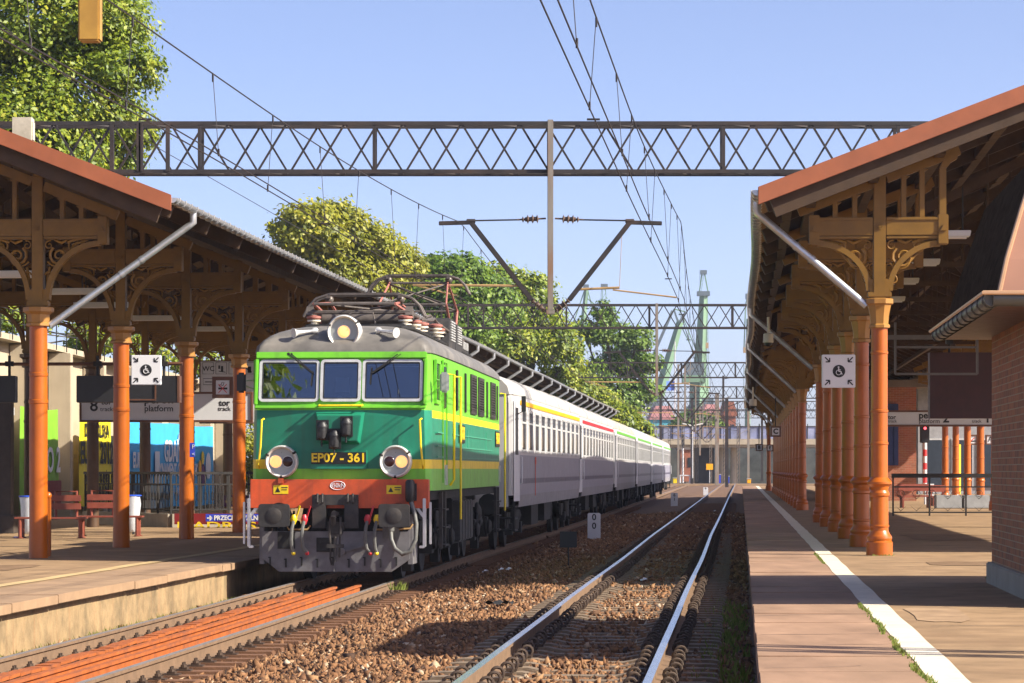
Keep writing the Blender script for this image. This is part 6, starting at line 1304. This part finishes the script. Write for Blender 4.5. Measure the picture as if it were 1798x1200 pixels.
box_building('brick_house', 'orange brick signal house under the far bridge', 1195, 1215, 790, 846, 372, 8, M['brickred'], M['rooftop'], 2)
pr_, cy = mat('pink_roof', (.6,.28,.27), .8, var=.1), mat('cyan_wall', (.1,.42,.5), .7, var=.12)
box_building('house', 'house with pink roof beyond the bridge, left of the far gantry post', 1143, 1184, 737, 790, 470, 12, cy, pr_, 4, True); box_building('house', 'house with pink roof beyond the bridge under the large crane', 1232, 1268, 735, 790, 480, 12, mat('cream_wall', (.55,.45,.35), .8), pr_, 4, True); box_building('house', 'dark red brick gabled house beyond the bridge near the right canopy', 1272, 1292, 731, 790, 460, 10, M['brickred'], M['brickred'], 2, True)
for i, (x, y) in enumerate(((1200,748),(1222,740),(1248,746))): tree('bush', 'dull green tree crowns beyond the bridge parapet, '+ORD[i]+' from the left', (at(x,800,440).x,440,3), [cr(x,y-5,16,440),cr(x+9,y+3,13,440),cr(x-8,y+4,14,440)], M['leafdeep'], 2600, .32, 40+i, .2, 'tree', 'tree crowns beyond the bridge')
t = thing('yellow_board', 'orange yellow square board on a thin pole before the far underpass', 'sign', at(1246,848,345)); b = MB(); b.box(-.42,.42,-.05,.05,1.6,2.35); b.build('board', M['orange_band'], t); b = MB(); b.cyl((0,.07,0), (0,.07,2.2), .05, n=8); b.build('pole', M['alu'], t)
t = thing('signal', 'dark railway signal on a white post at the end of the train', 'railway signal', at(1199,848,335)); b = MB(); b.box(-.2,.2,-.2,.1,4.2,5.8); b.build('head', M['boarddark'], t, bevel=.03); b = MB(); b.cyl((0,0,0), (0,0,4.3), .09); b.build('post', M['white'], t)
for i, (x, y0, y1, D, r) in enumerate(((1160,690,850,300,.13),(1191,640,850,290,.1),(1215,700,850,330,.16),(1259,690,852,300,.2),(1276,700,856,280,.16),(1314,720,848,340,.14),(1338,700,846,330,.12),(1229,715,800,330,.1),(1270,660,720,330,.12))):
    p, q = at(x,y1,D), at(x,y0,D); b = MB(); b.bar((0,0,0), (0,0,q.z-p.z), r*2, r*2); b.bar((0,0,(q.z-p.z)*.9), (1.6,0,(q.z-p.z)*.97), .08, .08); b.box(-.06,.06,-.3,.3,(q.z-p.z)*.7,(q.z-p.z)*.72)
    tag(b.build('mast', M['postpaint' if i % 2 else 'gantry'], loc=p), ['thin dark mast just behind the last coach','pale mast right of the last coach','dark mast left of the underpass','pale mast in front of the underpass','pale mast right of the underpass','dark mast right of the bridge pillars','pale mast by the far canopy end','short dark mast above the bridge deck','short pale mast high over the bridge'][i], 'mast')
lm_ = mat('platform_lamp_white', (.7,.68,.6), .4)
for i, (x, y, D, dx) in enumerate(((1093,744,250,.5),(1120,718,250,.0),(1216,746,300,0))):
    t = thing('street_lamp', 'white twin-headed lamp over the far canopy end, '+ORD[i]+' from the left', 'lamp', at(x,840,D)); z = at(x,y,D).z-at(x,840,D).z; b = MB(); b.cyl((0,0,0), (0,0,z-.2), .06, n=8); b.build('pole', M['alu'], t)
    for sx in (-1,1): b = MB(); b.bar((sx*.15,0,z-.1), (sx*1.1,0,z+.12), .3, .14); b.build('lamp_head', lm_, t, bevel=.03)
t = thing('barrier_frame', 'white pipe frame barrier beside the orange brick house', 'barrier', at(1203,848,330)); b = MB(); b.tube([(-.6,0,0),(-.6,0,.85),(.55,0,.85),(.55,0,0)], .09, 6); b.build('frame', M['white'], t)
for x, m, h, lab in ((1262,'signblue',1.0,'blue cabinet at the foot of a pale mast, left'),(1277,'signblue',.8,'blue cabinet at the foot of a pale mast, right'),(1315,'orange_band',.5,'orange box near the dark shed'),(1185,'yellow',.6,'yellow track equipment box behind the last coach')):
    t = thing('trackside_cabinet', lab, 'cabinet', at(x,849,325)); b = MB(); b.box(-.22,.22,-.2,.2,0,h); b.build('box', M[m], t, bevel=.03); b = MB(); b.box(-.26,.26,-.24,.24,h,h+.06); b.build('lid', M['alu'], t)
for i in range(14):
    D = 300+i*9; x = 1150+((i*73) % 170); p = at(x, 849, D); h = random.uniform(6.5, 9.5); b = MB()
    for dx in (-.13,.13): b.bar((dx,0,0), (dx,0,h), .05, .05)
    for k in range(int(h/.5)): b.bar((-.13,0,k*.5), (.13,0,k*.5+.5), .03, .03, (0,1,0))
    b.bar((-.1,0,h*.8), (1.6*(1 if i % 2 else -1),0,h*.92), .06, .06); b.bar((-.1,0,h*.72), (1.5*(1 if i % 2 else -1),0,h*.74), .05, .05)
    tag(b.build('lattice_mast', M['gantry' if i % 3 else 'postpaint'], loc=p), 'slender lattice mast among the clutter before the far bridge', 'mast', 'lattice masts before the far bridge')
# harbour cranes
def crane(name, lab, D, parts):
    base = at(parts[0], 825, D); t = thing('harbour_crane', lab, 'crane', (base.x,D,0), 0, 'harbour cranes beyond the bridge'); o_ = Vector(t.location); s = D/FOC
    def W(p, dy=0): q = at(p[0],p[1],D); return Vector((q.x,D+dy,q.z))-o_
    for nm, items in parts[1].items():
        b = MB()
        for it in items:
            k, p, q, w = it[:4]
            if k == 'bar': b.mat(it[4] if len(it) > 4 else 0).bar(W(p), W(q), w*s, w*s, (0,1,0))
            elif k == 'taper': b.mat(0).tube([W(p), W(q)], [w*s*.7, it[4]*s*.7], 4)
            elif k == 'lat':
                b.mat(0); a, c = W(p), W(q); d = c-a; side = d.cross(Vector((0,1,0))).normalized()*w*s/2; n = max(3, int(d.length/(w*s*1.3)))
                for sg in (-1,1):
                    for dy in (-w*s/2, w*s/2): b.bar(a+side*sg+Vector((0,dy,0)), c+side*sg*.6+Vector((0,dy,0)), w*s*.12, w*s*.12)
                for i in range(n): u0, u1 = i/n, (i+1)/n; sg = 1 if i % 2 else -1; b.bar(a+d*u0+side*sg*(1-.4*u0), a+d*u1-side*sg*(1-.4*u1), w*s*.09, w*s*.09)
            elif k == 'box': b.mat(it[4] if len(it) > 4 else 0); A, C_ = W(p), W(q); b.box(min(A.x,C_.x),max(A.x,C_.x),-w*s/2,w*s/2,min(A.z,C_.z),max(A.z,C_.z))
        b.build(nm, [M['crane'], M['cranedark'], M['brassarm']], t, smooth=20)
DC = 760
crane('a', 'tallest pale green harbour crane with machine house, right of the raised jib', DC, (1226, {'pedestal': [('taper',(1226,832),(1228,662),30,23)], 'machine_house': [('box',(1204,664),(1235,638),34,1),('box',(1198,672),(1238,660),40,0),('box',(1232,700),(1252,722),26,1),('box',(1202,714),(1216,732),20,1)],
   'tower': [('taper',(1231,662),(1236,512),13,10),('taper',(1220,650),(1231,512),4,3),('lat',(1242,660),(1241,512),4),('box',(1224,512),(1246,520),18,1)], 'head': [('lat',(1229,514),(1235,480),4),('bar',(1243,512),(1237,480),2.2),('bar',(1228,512),(1233,478),2),('box',(1230,475),(1241,482),10,1),('bar',(1229,506),(1229,474),.7)], 'hook_block': [('bar',(1241,600),(1241,520),1.2),('box',(1239,602),(1244,612),5,2)], 'stays': [('bar',(1222,615),(1194,545),1.6),('bar',(1218,618),(1184,548),1.6),('lat',(1214,600),(1193,548),4)]}))
crane('b', 'pale green harbour crane with slanting jib, left of the tallest crane', DC-40, (1150, {'jib': [('taper',(1147,728),(1194,566),16,9),('bar',(1138,645),(1181,546),5,1),('bar',(1183,543),(1204,548),2),('bar',(1183,543),(1191,568),3,1),('bar',(1204,548),(1190,570),3.6,1)], 'pedestal': [('taper',(1150,832),(1150,700),15,12)], 'machine_house': [('box',(1135,716),(1164,694),26,1)]}))
crane('c', 'pale harbour crane peeking over the dark green tree, left', DC+60, (1022, {'jib': [('taper',(1015,660),(1030,505),10,5),('bar',(996,600),(1029,502),2),('bar',(1030,503),(1042,548),2),('bar',(1026,520),(1044,535),2)], 'head': [('box',(1024,500),(1034,508),8,1),('lat',(1029,540),(1029,508),5)], 'pedestal': [('taper',(1014,832),(1015,655),13,9)]}))
crane('d', 'pale harbour crane with only its slender head over the tree top', DC+90, (1060, {'tower': [('taper',(1061,832),(1061,560),7,5),('lat',(1061,560),(1061,502),8),('bar',(1055,545),(1056,500),1)], 'head': [('box',(1055,499),(1067,505),9,1)]}))
crane('e', 'pale harbour crane beside the right canopy eave', DC+20, (1312, {'tower': [('taper',(1312,832),(1314,560),8,5),('taper',(1318,640),(1313,530),3,2),('bar',(1306,620),(1309,540),2)], 'head': [('box',(1309,516),(1320,526),9,1),('bar',(1309,535),(1314,518),2),('bar',(1322,540),(1316,518),2)], 'hook_block': [('box',(1305,610),(1311,620),5,2),('bar',(1306,640),(1306,700),.8)]}))
t = thing('flag', 'blue flag on a tall pole beyond the bridge', 'flag', at(1185,800,480)); b = MB(); h = at(1185,600,480).z-at(1185,800,480).z; b.cyl((0,0,0), (0,0,h), .1, n=6); b.build('pole', M['alu'], t); z = h*.57
b = MB(); b.add([(-.05-.35*i, .15*math.sin(i), z+(0 if j else 1.6)) for i in range(5) for j in (0,1)], [(2*i,2*i+1,2*i+3,2*i+2) for i in range(4)]); b.build('cloth', mat('flag_blue', (.08,.17,.6), .7, var=.3, scale=1.), t)
# dark building shapes on the far right behind the far canopy end, and distant land
box_building('shed', 'low shed with red roof beyond the tracks near the far canopy end', 1296, 1345, 790, 842, 420, 10, mat('dark_shed', (.06,.06,.06), .8), pr_, 5, True)
b = MB(); b.box(8,60,350,362,-.6,.0); tag(b.build('far_platform', M['edge'], smooth=None), kind='structure')
tree('lime_tree', 'leafy tree standing behind the photographer on the left', (-21.,8,0.), [(-17,8,15,4.2),(-16.8,10,20,4.0),(-19,6,22,5),(-17,8,26,3.8)], M['leaf'], 9000, .3, 21, .4, group=None)
# ------------------------------------------------------------------ air
hz = MB(); hz.box(-200,260,-30,900,-1.7,75)
ho = hz.build('haze', bpy.data.materials.new('haze'), smooth=None); tag(ho, kind='stuff'); hm = ho.data.materials[0]; hm.use_nodes = True; hn = hm.node_tree.nodes; hn.remove(hn['Principled BSDF'])
pv = hn.new('ShaderNodeVolumePrincipled'); pv.inputs['Color'].default_value = (.75,.85,1.,1); pv.inputs['Density'].default_value = .00022; pv.inputs['Anisotropy'].default_value = .3; hm.node_tree.links.new(pv.outputs[0], hn['Material Output'].inputs['Volume'])
